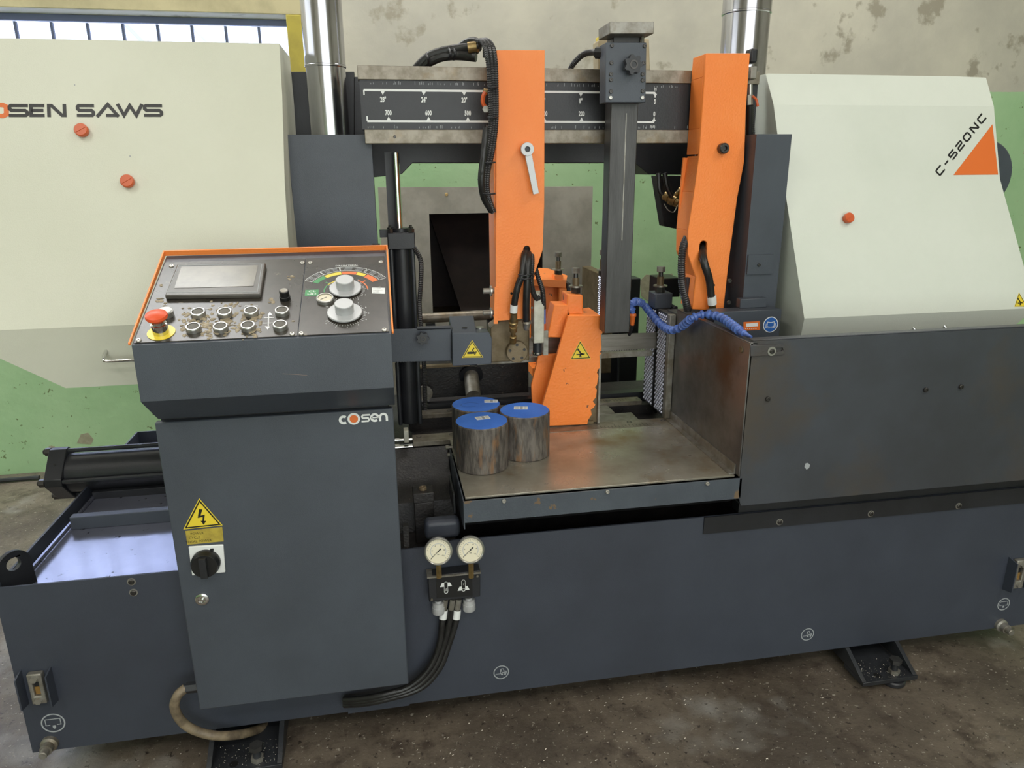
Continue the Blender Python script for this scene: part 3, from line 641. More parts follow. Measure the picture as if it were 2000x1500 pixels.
# ================================================================== ORANGE ARMS
YA = 2.20; f = FY(YA)
def slot_hole(c, w, h): 
    a = f.p(*c); return arc((a[0], a[1]), w/2, 0, 180, 10)+[(a[0]-w/2, a[1]-h), (a[0]+w/2, a[1]-h)]
arm1 = thing('arm_carriage', (.42, YA, 1.12), 'orange saw guide arm with silver clamping lever, left of the two', 'guide arm')
P1 = f.pp([(970, 98), (1064, 98), (1063, 400), (1060, 488), (1050, 518), (1040, 545), (1034, 600), (1032, 622), (968, 627)])
b = M(); b.prism(f, P1, -.012, 0, orange, [slot_hole((1029, 487), .022, .05)]); b.obj('front_plate', arm1, bevel=.002)
xa, xb = f.p(970, 300)[0], f.p(1063, 300)[0]
b = M()
for x in (xa, xb-.012): b.box(x, x+.012, YA+.0125, YBM-.002, PY(970, 330, YA).z, P1[0][1], orange)
b.box(xa, xb, YA+.0125, YBM-.002, P1[0][1]-.012, P1[0][1], orange); b.obj('top_box', arm1, bevel=.002)
b = M(); xc = PY(968, 500, YA).x; b.box(xc, xc+.012, YA+.0125, YBM+.03, P1[-1][1], zb-.01, orange); b.box(xc+.012, xb-.03, YA+.09, YBM+.03, P1[-1][1], PY(1000, 450, YA).z, orange)
b.obj('lower_channel', arm1, bevel=.002)
b = M(); b.prism(f, f.pp([(966, 560), (972, 560), (972, 632), (964, 632)]), .0005, .004, orange); b.obj('edge_strip', arm1)
for q in ((963, 570), (963, 613)):
    a = PY(*q, YA+.01); b = M(); b.cyl((a.x-.028, YA+.03, a.z), (a.x+.004, YA+.03, a.z), .009, galv, 16); b.cyl((a.x-.006, YA+.03, a.z), (a.x-.001, YA+.03, a.z), .017, zinc, 20); b.obj('side_bolt', arm1)
# clamping lever
a = f.p(1026, 292); b = M(); b.cyl(f.at(*a, 0), f.at(*a, .018), .017, orangeb, 24); b.obj('lever_boss', arm1)
e = f.p(1043, 378); b = M(); b.disc(f, a, .019, .018, .034, alu, 28, hole=.008); v = Vector(e)-Vector(a); n_ = Vector((-v.y, v.x)).normalized(); s_ = Vector(a)+v*.14
b.prism(f, [tuple(s_-n_*.010), tuple(Vector(e)-n_*.0085), tuple(Vector(e)+n_*.0085), tuple(s_+n_*.010)][::-1], .022, .032, alu); b.obj('clamping_lever', arm1, bevel=.003, label='silver clamping lever')
b = M(); b.disc(f, a, .008, .018, .028, blackp, 16); b.obj('lever_screw', arm1)
b = M(); b.disc(f, f.p(999, 573), .004, .0002, .0008, blackpr, 14); b.obj('hole', arm1)
# guide head under the arm
FG = FY(2.30); a = FG.p(958, 628); c = FG.p(1034, 704)
b = M(); b.prism(FG, [(a[0], c[1]), (c[0], c[1]), (c[0], a[1]), (a[0]+.03, a[1]), (a[0], a[1]-.02)], -.07, 0, browns); b.obj('guide_block', arm1, bevel=.003)
ce = FG.p(1008, 685); b = M(); b.lathe(FG.at(*ce, 0), FG.n, [(0, .036), (.02, .036), (.022, .034)], browns, 32); ds = b.obj('round_cover', arm1)
for k in range(5):
    an = math.radians(20+72*k); b = M(); b.lathe(FG.at(ce[0]+.025*math.cos(an), ce[1]+.025*math.sin(an), .0221), FG.n, [(0, .005), (.001, .005), (.001, .003), (.0002, .002)], boltm, 12); b.obj('screw', ds)
b = M(); q0, q1 = FG.p(1037, 568), FG.p(1057, 664); b.prism(FG, [(q0[0], q1[1]), (q1[0], q1[1]), (q1[0], q0[1]), (q0[0], q0[1])], .0, .045, aluw); wc = b.obj('slim_cylinder', arm1, bevel=.002, label='pale aluminium cylinder block')
for q in ((1039, 601), (1039, 659)): b = M(); b.disc(FY(2.255), FY(2.255).p(*q), .004, .0002, .0012, boltm, 12); b.obj('screw', wc)
q = FG.p(1047, 664); b = M(); b.cyl(FG.at(q[0], q[1], .022), FG.at(q[0], q[1]-.045, .022), .015, shade, 20); b.cyl(FG.at(q[0], q[1]-.035, .022), FG.at(q[0], q[1]-.040, .022), .017, chrome, 20); b.obj('cylinder_foot', arm1)
b = M(); q0, q1 = FG.p(1060, 645), FG.p(1069, 692); b.prism(FG, [(q0[0], q1[1]), (q1[0], q1[1]), (q1[0], q0[1]), (q0[0], q0[1])], .0, .012, galv); b.cyl(PY(1063, 632, 2.29), PY(1063, 645, 2.29), .006, orangeb, 10); b.cyl(PY(1063, 603, 2.29), PY(1063, 632, 2.29), .005, bluep, 10); b.obj('nozzle_block', arm1)
# hoses of the left arm
def hose(par, pts, r, m=rubber, rib=0, name='hose', label=None): return M().tube([PY(*p) for p in pts], r, m, 12, rib=rib).obj(name, par, label=label)
hose(arm1, [(1030, 480, 2.24), (1024, 500, 2.19), (1020, 535, 2.165), (1011, 560, 2.165), (1005, 590, 2.17), (1004, 606, 2.18)], .0105)
hose(arm1, [(1033, 480, 2.24), (1031, 510, 2.18), (1030, 545, 2.165), (1028, 590, 2.17), (1028, 628, 2.19)], .0115)
hose(arm1, [(1036, 482, 2.24), (1039, 510, 2.185), (1037, 545, 2.17), (1041, 570, 2.20), (1048, 583, 2.235), (1055, 580, 2.24)], .0085, corr, .006)
hose(arm1, [(1046, 525, 2.24), (1052, 545, 2.23), (1060, 570, 2.24), (1062, 602, 2.27)], .0085, corr, .006)
a, c = PY(1004, 596, 2.168), PY(1003, 610, 2.172); b = M(); b.cyl(a, c, .0118, whitep, 16); b.obj('hose_tag', arm1, label='white hose tag')
b = M(); p0 = PY(1003, 610, 2.18); q0 = PY(1002, 668, 2.262); v = q0-p0; L = v.length
b.lathe(p0, v, [(0, .012), (L*.28, .012), (L*.3, .015), (L*.36, .015), (L*.38, .009), (L*.45, .009), (L*.46, .013), (L*.6, .013), (L*.62, .007), (L*.78, .007), (L*.8, .011), (L, .011)], brass, 12); b.obj('hose_fitting', arm1, label='brass hose fitting')
b = M(); p0 = PY(1029, 626, 2.19); b.lathe(p0, (0, .25, -1), [(0, .013), (.006, .016), (.009, .013), (.018, .012), (.03, .009), (.032, .008)], galv, 12); b.obj('hose_fitting', arm1)
for y_ in (536, 543): b = M(); b.tube([PY(1012, y_, 2.15), PY(1026, y_+2, 2.143), PY(1040, y_-1, 2.155), PY(1043, y_-3, 2.165)], .0022, blackp, 6); b.obj('cable_tie', arm1)

# right arm
arm2 = thing('arm_carriage', (1.05, YA, 1.12), 'orange saw guide arm with a black bolt, right of the two', 'guide arm')
P2 = f.pp([(1379, 104), (1465, 104), (1457, 217), (1454, 315), (1440, 388), (1422, 525), (1413, 608), (1352, 604), (1360, 541), (1343, 496), (1344, 450), (1356, 375), (1366, 301), (1376, 150)])
b = M(); b.prism(f, P2, -.012, 0, orange, [slot_hole((1374, 478), .025, .05)]); b.obj('front_plate', arm2, bevel=.002)
b = M()
def sidewall(pts, y0, y1, m=orange, t=.01):
    for (ax, az), (cx, cz) in zip(pts, pts[1:]):
        b.add([(ax, y0, az), (cx, y0, cz), (cx, y1, cz), (ax, y1, az), (ax+t, y0, az), (cx+t, y0, cz), (cx+t, y1, cz), (ax+t, y1, az)],
              [(0, 1, 2, 3), (7, 6, 5, 4), (0, 3, 7, 4), (1, 5, 6, 2), (0, 4, 5, 1), (3, 2, 6, 7)], m)
PL = f.pp([(1380, 106), (1376, 150), (1370, 250), (1366, 301)]); sidewall(PL, YA+.0125, YBM-.002)
PL2 = f.pp([(1366, 309), (1356, 375), (1345, 450), (1344, 496), (1361, 541), (1353, 603)]); sidewall(PL2, YA+.0125, YA+.10)
PR = f.pp([(1448, 217), (1445, 315), (1430, 388), (1412, 525), (1404, 606)]); sidewall(PR, YA+.0125, YA+.085)
b.box(PL[0][0], f.p(1465, 104)[0]-.012, YA+.0125, YBM-.002, P2[0][1]-.012, P2[0][1], orange)
b.box(PL[2][0], PR[0][0], YA+.0125, YA+.095, PL[-1][1]-.02, PL[-1][1]-.005, orange)
b.obj('side_box', arm2, bevel=.0015)
b = M(); F2 = FY(2.292); b.prism(F2, F2.pp([(1335, 308), (1400, 310), (1400, 560), (1356, 560), (1345, 520), (1327, 493), (1323, 450)]), -.01, 0, orange); b.obj('rear_flange', arm2, bevel=.0015)
a = f.p(1410, 290); b = M(); b.lathe(f.at(*a, 0), f.n, [(0, .016), (.018, .016), (.021, .013), (.021, .008), (.012, .007), (.012, 0)], boltm, 24); b.obj('socket_bolt', arm2, label='black socket head bolt')
b = M(); b.disc(f, f.p(1394, 557), .0045, .0002, .0008, blackpr, 14); b.obj('hole', arm2)
hose(arm2, [(1374, 478, 2.25), (1372, 492, 2.20), (1376, 515, 2.165), (1385, 545, 2.165), (1389, 580, 2.17)], .0125)
a, c = PY(1390, 578, 2.17), PY(1391, 594, 2.175); b = M(); b.cyl(a, c, .0145, whitep, 16); b.obj('hose_tag', arm2, label='white hose tag')
b = M(); b.cyl(c, PY(1391, 612, 2.19), .012, brass, 14); b.obj('hose_fitting', arm2)
hose(arm2, [(1343, 462, 2.235), (1334, 485, 2.20), (1331, 520, 2.19), (1333, 560, 2.195), (1340, 590, 2.20), (1343, 606, 2.22)], .013, corr, .007)
b = M(); F2 = FY(2.25); b.prism(F2, F2.pp([(1343, 543), (1355, 541), (1352, 600), (1340, 600)]), -.02, 0, shade); b.obj('side_pad', arm2, bevel=.001)
# hoses beside the right arm
t = thing('hose_bundle', PY(1460, 260, 2.30), 'black hoses looping down the right edge of the right orange arm', 'hose')
for k, r in ((0, .010), (1, .010), (2, .009), (3, .009)):
    hose(t, [(1464+k, 205, 2.25), (1463+2*k, 260, 2.27), (1459+5*k, 320, 2.28), (1452+4*k, 355, 2.28), (1438+3*k, 385, 2.28), (1430, 400, 2.30)], r, corr if k == 3 else rubber, .006 if k == 3 else 0)
a = PY(1471, 100, 2.27); b = M(); b.box(a.x-.012, a.x+.012, 2.26, 2.30, PY(1471, 124, 2.27).z, PY(1471, 95, 2.27).z, blackp); b.obj('elbow_fitting', t, bevel=.006)
b = M(); b.box(a.x-.008, a.x+.014, 2.26, 2.30, PY(1471, 155, 2.27).z, PY(1471, 130, 2.27).z, galv); b.obj('bracket', t, bevel=.003)
b = M(); b.cyl(PY(1465, 165, 2.26), PY(1465, 208, 2.26), .007, zinc, 12); b.cyl(PY(1464, 185, 2.25), PY(1464, 205, 2.25), .010, zinc, 6); b.obj('valve', t)
b = M(); b.tube([PY(1470, 188, 2.24), PY(1477, 195, 2.24), PY(1480, 208, 2.24)], .004, orangeb, 8); b.obj('valve_handle', t, label='small orange valve lever')
# hoses beside and above the left arm
t = thing('hose_bundle', PY(955, 200, 2.20), 'black hoses arching over the beam and hanging left of the left orange arm', 'hose')
for k in range(3):
    hose(t, [(936-6*k, 96+6*k, 2.36), (938+3*k, 80, 2.28), (946+7*k, 88, 2.2), (953+7*k, 118, 2.17), (957+6*k, 170, 2.17), (959+5*k, 235, 2.17), (951+6*k, 290, 2.17), (941+6*k, 340, 2.17), (944+5*k, 380, 2.18), (963+1*k, 415, 2.2)], .0078, corr, .006)
hose(t, [(950, 250, 2.175), (945, 300, 2.165), (940, 350, 2.165), (945, 385, 2.18), (960, 412, 2.2)], .010)
for yy, r in ((0, .013), (14, .015)):
    hose(t, [(806+yy, 145, 2.40), (818+yy*.8, 128, 2.39), (838+yy*.3, 110+yy*.6, 2.38), (865, 100+yy*.7, 2.37), (895, 95+yy*.9, 2.36), (930, 90+yy*1.5, 2.34)], r)
hose(t, [(895, 93, 2.37), (910, 83, 2.36), (925, 79, 2.34), (938, 84, 2.32)], .010)
b = M(); b.cyl(PY(914, 93, 2.335), PY(931, 91, 2.33), .0155, brass, 16); b.cyl(PY(931, 91, 2.33), PY(935, 91, 2.33), .019, brass, 6); b.obj('ferrule', t, label='brass crimped hose end')
b = M(); b.lathe(PY(952, 112, 2.3), (0, 0, 1), [(0, .014), (.035, .014), (.042, .011)], blackp, 16); b.obj('elbow_fitting', t)
for (a, c) in (((832, 106), (837, 122)), ((876, 94), (877, 116)), ((885, 93), (886, 116))):
    b = M(); b.tube([PY(a[0], a[1]-1, 2.36), PY(a[0]+4, (a[1]+c[1])/2, 2.34), PY(c[0], c[1]+1, 2.36)], .0035, blackp, 6); b.obj('cable_tie', t)
for y_ in (170, 229, 317, 378): b = M(); xo = -0 if y_ < 240 else -10; b.tube([PY(953+xo, y_, 2.165), PY(962+xo, y_+1, 2.155), PY(972+xo*.5, y_, 2.165)], .0028, blackp, 6); b.obj('cable_tie', t)
b = M(); b.tube([PY(948, 180, 2.20), PY(944, 188, 2.2), PY(943, 200, 2.2), PY(947, 208, 2.2)], .006, orangeb, 8); b.obj('valve_handle', t, label='small orange valve lever')
b = M(); b.cyl(PY(944, 178, 2.22), PY(957, 180, 2.22), .008, brass, 12); b.obj('valve', t)
b = M(); b.cyl(PY(949, 213, 2.21), PY(949, 213, 2.19), .010, galv, 6); b.obj('nut', t)

# ================================================================== TOP CLAMP (vertical bar)
YC = 2.13
clamp = thing('top_clamp', (.78, YC+.05, 1.09), 'tall dark steel clamp bar with a square slide block and star knob', 'clamp')
f = FY(YC+.06); x0, x1 = f.p(1191, 300)[0], f.p(1243, 300)[0]; zb_ = f.p(1210, 650)[1]; zc = f.p(1220, 62)[1]
M().box(x0, x1, YC+.06, YC+.12, zb_, zc, barm).obj('vertical_bar', clamp, bevel=.002)
b = M(); xm = (x0*1+x1)/2+.004; b.box(xm, xm+.003, YC+.0595, YC+.0605, f.p(1, 500)[1], f.p(1, 215)[1], galv); b.obj('centre_line', clamp)
f = FY(YC); P = f.pp([(1183, 83), (1263, 83), (1261, 200), (1182, 200)]); b = M(); b.prism(f, P, -.058, 0, dark); sb = b.obj('slide_block', clamp, bevel=.002)
for q in ((1195, 89), (1259, 90), (1194, 123), (1257, 123), (1193, 145), (1255, 145), (1193, 156), (1255, 157), (1193, 179), (1255, 178)): socket_screw(sb, f, *q, .0055, d=.003)
for q in ((1192, 191), (1254, 191)): socket_screw(sb, f, *q, .0055, d=.004, m=zinc)
star_knob(clamp, f, 1230, 129, .024, .035)
P = f.pp([(1191, 42), (1278, 42), (1277, 66), (1191, 66)]); b = M(); b.prism(FY(YC), P, -.11, .0, galv); b.obj('cap_plate', clamp, bevel=.002, label='pale steel cap plate')
b = M(); b.cyl(PY(1255, 66, YC+.05), PY(1255, 84, YC+.05), .005, galv, 12); b.cyl(PY(1255, 66, YC+.05), PY(1255, 71, YC+.05), .010, galv, 6); b.obj('cap_bolt', clamp)
fb = FY(2.40); b = M(); b.prism(fb, fb.pp([(1168, 80), (1178, 72), (1268, 76), (1270, 137), (1169, 137)]), -.06, 0, mat('beige_box', '#b5a78b', '#a89878', .5, scale=10)); b.prism(fb, fb.pp([(1172, 69), (1195, 67), (1195, 76), (1172, 78)]), -.05, 0, yellow); b.obj('junction_box', clamp, bevel=.003, label='beige junction box behind the slide block')
b = M(); b.tube([PY(1111, 140, 2.40), PY(1122, 122, 2.39), PY(1140, 106, 2.36), PY(1160, 102, 2.30), PY(1172, 103, 2.22)], .0095, corr, 12, rib=.006); b.obj('cable', clamp)
b = M(); b.cyl(PY(1164, 103, 2.2), PY(1184, 104, 2.18), .016, blackp, 8); b.obj('cable_gland', clamp)

# ================================================================== BLADE
t = thing('saw_band', (.7, 2.395, .98), 'toothed band saw blade running level between the orange vise and the right jaw', 'saw blade')
yb_ = 2.392; p = PY(1180, 655, yb_); zt_ = PY(1200, 653, yb_).z; zb_ = PY(1200, 686, yb_).z
b = M(); f = FY(yb_); P = [(-.0, zt_), (1.0, zt_)]; n = 110; low = []
for k in range(n+1):
    x = 1.0-k*1.0/n; low += [(x, zb_+.005)] + ([(x-.004, zb_-.001), (x-.007, zb_)] if k < n else [])
poly = [(0, zt_)] + [(a, c) for a, c in reversed(low)] + [(1.0, zt_)]
b.prism(f, poly, -.0016, 0, mat('blade_steel', '#8f8b84', '#7d7870', .35, .75, scale=30, stretch=(.2, 1, 3))); b.obj('blade_band', t)
b = M(); b.box(.30, .935, yb_+.006, yb_+.03, PY(1200, 697, yb_+.02).z, PY(1200, 687, yb_+.02).z-.0, galv); b.box(.30, .935, yb_+.002, yb_+.004, zt_-.006, zt_-.003, galv); b.obj('backing_bar', t, bevel=.001)

# ================================================================== BLADE GUARD BOX (left)
t = thing('blade_guard', (.18, 2.2, .98), 'charcoal blade guard with cut-hand sticker, right of the control panel', 'blade guard')
YG = 2.20; f = FY(YG); P = f.pp([(740, 645), (881, 640), (881, 705), (740, 708)])
M().prism(f, P, -.01, 0, dark).obj('side_plate', t, bevel=.0015)
P = f.pp([(883, 652), (955, 652), (962, 662), (960, 711), (884, 714)]); F_ = FY(YG-.02)
P = F_.pp([(883, 652), (955, 649), (961, 661), (960, 711), (884, 715)]); M().prism(F_, P, -.06, 0, dark).obj('front_box', t, bevel=.002)
a, c, d_, e_ = F_.p(883, 652), F_.p(932, 650), None, None
b = M(); yk = YG+.10; A4 = [F_.at(*F_.p(883, 651), 0), F_.at(*F_.p(931, 649), 0), PY(925, 616, yk), PY(877, 617, yk)]
b.quad(A4, .04, dark); tp = b.obj('sloping_top', t, bevel=.003)
g = Fr(A4[0], A4[1]-A4[0], A4[3]-A4[0]); b = M(); q = g.p(907, 641); b.prism(g, [(q[0]+x, q[1]+y) for x, y in arc((.004, 0), .005, -90, 90, 6)+arc((-.004, 0), .005, 90, 270, 6)], .0003, .001, blackpr); b.obj('slot', tp)
b = M(); q = PY(941, 655, YG+.02); b.cyl((q.x, YG+.02, q.z-.005), (q.x, YG+.02, q.z+.012), .012, zinc, 6); b.cyl((q.x, YG+.02, q.z-.006), (q.x, YG+.02, q.z-.001), .018, zinc, 20); b.cyl((q.x-.003, YG+.045, q.z+.012), (q.x-.003, YG+.045, q.z+.022), .014, zinc, 18); b.obj('bolt', t)
star_knob(t, f, 825, 658, .018, .03)
b = M(); b.cyl(PY(815, 641, YG), PY(880, 639, YG), .0055, shade, 12); b.obj('hinge', t)
tri_sticker(t, F_, (922, 664), (902, 699), (944, 698), 'cut', label='yellow triangle warning of hand cutting')
b = M(); f = FY(2.205); b.prism(f, f.pp([(881, 640), (884, 640), (884, 700), (881, 700)]), -.01, -.002, blackp); b.obj('edge_gasket', t)

# ================================================================== HYDRAULIC CYLINDERS
t = thing('lift_cylinder', (.055, 2.40, .75), 'upright black hydraulic cylinder right of the control panel, rod raised', 'hydraulic cylinder')
yc = 2.44; q = PY(784, 470, 2.40); hw = (PY(812, 470, 2.39).x-PY(758, 470, 2.39).x)/2; cx = q.x
zT, zB = PY(784, 455, 2.39).z, PY(784, 488, 2.39).z
b = M(); b.box(cx-hw, cx+hw, yc-hw, yc+hw, zB, zT, blackp); b.obj('head_block', t, bevel=.003)
b = M(); b.cyl((cx, yc, .75), (cx, yc, zB), hw*.80, blackp, 36); b.obj('barrel', t)
b = M(); zr = PY(778, 296, yc).z; b.cyl((cx-.004, yc, zT), (cx-.004, yc, zr-.003), .0115, chrome, 24); b.obj('piston_rod', t, label='shiny chrome rod')
b = M(); b.cyl((cx, yc, zT), (cx, yc, zT+.012), .028, blackp, 24); b.obj('rod_gland', t)
for sx in (-1, 1):
    for sy in (-1, 1):
        x, y = cx+sx*hw*.78, yc+sy*hw*.78; b = M(); b.cyl((x, y, .75), (x, y, zB), .007, shade, 12); b.obj('tie_rod', t)
        b = M(); b.cyl((x, y, zT), (x, y, zT+.012), .010, boltm, 6); b.cyl((x, y, zT+.012), (x, y, zT+.018), .005, boltm, 10); b.obj('tie_rod_nut', t)
b = M(); a = PY(741, 450, 2.40); b.box(a.x, cx-hw+.001, 2.42, 2.44, PY(741, 465, 2.4).z, a.z, blackp); b.obj('side_bracket', t)
b = M(); a = PY(770, 300, 2.47); b.box(cx-.038, cx-.014, 2.49, 2.50, zT, zr, blackp); b.obj('back_strip', t)
b = M(); b.tube([(cx+hw*.9, yc-hw-.0, zB+.006), (cx+hw*1.35, yc-hw, zB-.04), (cx+hw*1.25, yc-hw, zB-.12), (cx+hw*1.1, yc-hw, zB-.2), (cx+hw*1.25, yc-hw, .98), (cx+hw*1.2, yc-hw, .80)], .0085, corr, 10, rib=.006); b.obj('hose', t)

t = thing('vise_cylinder', (-.8, 2.4, .58), 'horizontal black hydraulic cylinder over the wet tray at far left', 'hydraulic cylinder')
yc, sd = 2.48, .101; T_ = PY(97, 870, yc); zc_ = T_.z-sd; xl, xr_ = T_.x, PY(131, 868, yc).x
fr_ = FXm(xr_); dm = [(-yc, zc_+sd), (-yc+sd, zc_), (-yc, zc_-sd), (-yc-sd, zc_)]
def chamf(P, k=.12):
    o = []
    for i in range(len(P)):
        a, b_, c = Vector(P[i-1]), Vector(P[i]), Vector(P[(i+1) % len(P)]); o += [tuple(b_.lerp(a, k)), tuple(b_.lerp(c, k))]
    return o
b = M(); b.prism(fr_, chamf(dm)[::-1], 0, xr_-xl, blackp); b.obj('end_cap', t, bevel=.002)
b = M(); b.cyl((xr_, yc, zc_), (-.40, yc, zc_), .066, blackp, 44); b.obj('barrel', t)
for (dy, dz) in ((0, 1), (-1, 0), (0, -1), (1, 0)):
    y, z = yc+dy*sd*.78, zc_+dz*sd*.78; b = M(); b.cyl((xr_, y, z), (-.40, y, z), .0075, shade, 12); b.obj('tie_rod', t)
    b = M(); b.cyl((xl-.016, y, z), (xl, y, z), .014, boltm, 6); b.cyl((xl-.022, y, z), (xl-.016, y, z), .008, boltm, 12); b.obj('tie_rod_nut', t)
fq = Fr((xl, yc-sd, zc_), (1, 0, 0), (0, 1, 1)); b = M(); b.disc(fq, ((xr_-xl)*.5, sd*.7), .004, .0002, .001, blackpr, 12); b.obj('port_hole', t)
b = M(); b.prism(FXm(-.36), chamf(dm)[::-1], 0, .05, blackp); b.box(-.40, -.37, yc-.04, yc+.04, .5535, zc_-.05, blackp); b.obj('head_block', t, bevel=.002)

# ================================================================== VISES
t = thing('front_vise', (.6, 2.3, .755), 'large chipped orange vise jaw with hand sticker standing behind the billets', 'vise')
f = FY(2.265); P = f.pp([(1110, 617), (1176, 617), (1177, 650), (1174, 654), (1175, 690), (1171, 694), (1172, 718), (1168, 722), (1166, 728), (1169, 734), (1166, 752), (1162, 756), (1166, 762), (1164, 776), (1158, 784), (1163, 790), (1160, 796), (1154, 800), (1156, 810), (1149, 820), (1147, 829), (1070, 832), (1053, 832), (1060, 790)])
b = M(); b.prism(f, P, -.014, 0, orangew); fp = b.obj('front_plate', t, bevel=.0025)
b = M(); a = f.p(1176, 620); b.box(f.p(1168, 800)[0], f.p(1172, 800)[0], 2.267, 2.375, .756, a[1]-.02, galv); b.obj('jaw_face', t)
b = M(); b.prism(FY(2.28), [(f.p(1150, 700)[0], .756), (f.p(1170, 828)[0], .756), (f.p(1177, 640)[0], a[1]-.01), (f.p(1150, 640)[0], a[1]-.01)], -.09, 0, browns); b.obj('jaw_core', t, bevel=.002)
# top slope
A4 = [f.at(*f.p(1110, 617)), f.at(*f.p(1175, 617)), PY(1150, 600, 2.37), PY(1116, 606, 2.33)]
b = M(); b.quad(A4, .012, orangew); b.obj('top_plate', t, bevel=.002)
fr_ = FY(2.30); b = M(); b.prism(fr_, fr_.pp([(1083, 595), (1110, 595), (1118, 660), (1069, 659)]), -.07, 0, orangew); b.obj('upper_gusset', t, bevel=.003)
b = M(); b.prism(fr_, fr_.pp([(1109, 575), (1139, 577), (1139, 606), (1142, 640), (1105, 640), (1107, 594)]), -.08, 0, orangew); b.obj('bolt_boss', t, bevel=.004)
fr2 = FY(2.335); b = M(); b.prism(fr2, fr2.pp([(1052, 694), (1100, 690), (1080, 800), (1040, 800), (1038, 752)]), -.012, 0, orangew); b.obj('rear_rib', t, bevel=.002)
q = PY(1124, 577, 2.34); bolt(t, q.x, 2.34, fr_.p(1124, 576)[1], .083, .0078)
tri_sticker(t, f, (1133, 665), (1114, 702), (1154, 700), 'crush', label='yellow triangle warning of hand crushing')
b = M(); b.box(f.p(1110, 830)[0], f.p(1160, 830)[0], 2.27, 2.36, .7555, .765, browns); b.obj('slide_shoe', t)

t = thing('rear_vise', (.66, 2.95, .766), 'orange vise jaw standing behind the blade, left of the clamp bar', 'vise')
YV = 2.86; f = FY(YV)
P = f.pp([(1040, 548), (1106, 551), (1108, 640), (1098, 640), (1094, 562), (1045, 556)])
b = M(); z0 = .9; Pz = f.pp([(1036, 548), (1106, 551), (1108, 650), (1036, 650)])
b.prism(f, f.pp([(1036, 545), (1106, 549), (1106, 563), (1036, 558)]), -.02, .0, orangew); b.obj('top_flange', t, bevel=.002)
b = M(); b.prism(f, f.pp([(1093, 563), (1107, 563), (1107, 700), (1093, 700)]), -.02, 0, orangew); b.obj('front_rib', t, bevel=.002)
b = M(); b.prism(FY(YV+.07), FY(YV+.07).pp([(1036, 545), (1109, 553), (1108, 700), (1036, 700)]), -.02, 0, orangew); b.obj('web_plate', t, bevel=.002)
b = M(); b.quad([f.at(*f.p(1040, 545)), f.at(*f.p(1106, 548)), PY(1108, 538, YV+.16), PY(1070, 524, YV+.16), PY(1052, 523, YV+.16)], .012, orangew); b.obj('top_plate', t)
b = M(); b.prism(FY(YV+.01), FY(YV+.01).pp([(1083, 537), (1100, 537), (1100, 550), (1083, 550)]), -.05, 0, orangew); b.obj('bolt_boss', t, bevel=.003)
q = PY(1090, 537, YV+.03); bolt(t, q.x, YV+.03, q.z, .092, .0078)
b = M(); a = f.p(1107, 549); b.box(a[0]+.002, a[0]+.016, YV, YV+.25, .80, a[1]-.01, blackp); b.obj('jaw_plate', t)
b = M(); b.box(f.p(1040, 600)[0], a[0], YV-.0, YV+.22, .766, .80, orangew); b.obj('base_plate', t)

def knurl(par, X, y0, y1, z0, z1, name='knurled_insert', step=.0165):
    b = M(); b.box(X, X+.006, y0, y1, z0, z1, blackp); kn = b.obj(name, par, label='diamond knurled grip plate'); b = M()
    ny = max(2, int((y1-y0)/step)); nz = int((z1-z0)/step); sy, sz = (y1-y0)/ny, (z1-z0)/nz
    for j in range(nz*2-1):
        for i in range(ny-(j % 2)):
            cy = y0+sy*(i+.5+.5*(j % 2)); cz = z0+sz*(j+1)/2; a_, c_ = sy*.36, sz*.36
            b.add([(X, cy-a_, cz), (X, cy, cz-c_), (X, cy+a_, cz), (X, cy, cz+c_), (X-.0035, cy-a_*.45, cz), (X-.0035, cy, cz-c_*.45), (X-.0035, cy+a_*.45, cz), (X-.0035, cy, cz+c_*.45)],
                  [(0, 1, 5, 4), (1, 2, 6, 5), (2, 3, 7, 6), (3, 0, 4, 7), (4, 5, 6, 7)], knurlm)
    b.obj('knurling', kn, kind='stuff')
t = thing('fixed_jaw', (1.0, 2.4, .755), 'upright steel fixed jaw with two knurled strips beside the brown side plate', 'vise jaw')
X = .945; zt_ = PX(1300, 612, X).z
M().box(X+.0065, X+.05, 2.293, 2.385, .755, zt_, platem).obj('front_jaw_body', t, bevel=.002)
M().box(X+.0065, X+.05, 2.402, 2.50, .755, zt_, platem).obj('rear_jaw_body', t, bevel=.002)
knurl(t, X, 2.30, 2.384, .758, zt_-.002); knurl(t, X, 2.404, 2.498, .758, zt_-.002)
M().box(X-.004, X+.018, 2.268, 2.2925, .755, zt_+.004, galv).obj('end_strip', t, bevel=.002, label='worn brown edge bar')
a = PY(1288, 600, 2.42); b = M(); b.box(a.x-.025, a.x+.04, 2.40, 2.47, zt_, zt_+.055, dark); b.obj('bolt_boss', t, bevel=.004)
bolt(t, PY(1289, 568, 2.43).x, 2.43, zt_+.055, .09, .0082)
b = M(); b.box(X+.052, X+.07, 2.38, 2.60, .76, zt_+.01, shade); b.box(X+.05, X+.13, 2.51, 2.62, zt_+.02, zt_+.09, blackp); b.obj('rear_block', t, bevel=.003)
b = M(); b.box(X+.052, X+.12, 2.27, 2.37, .757, zt_+.0, platem); b.obj('side_block', t, bevel=.002)
b = M(); b.box(X+.022, X+.12, 2.275, 2.36, zt_+.001, zt_+.006, platem); b.obj('top_plate', t)

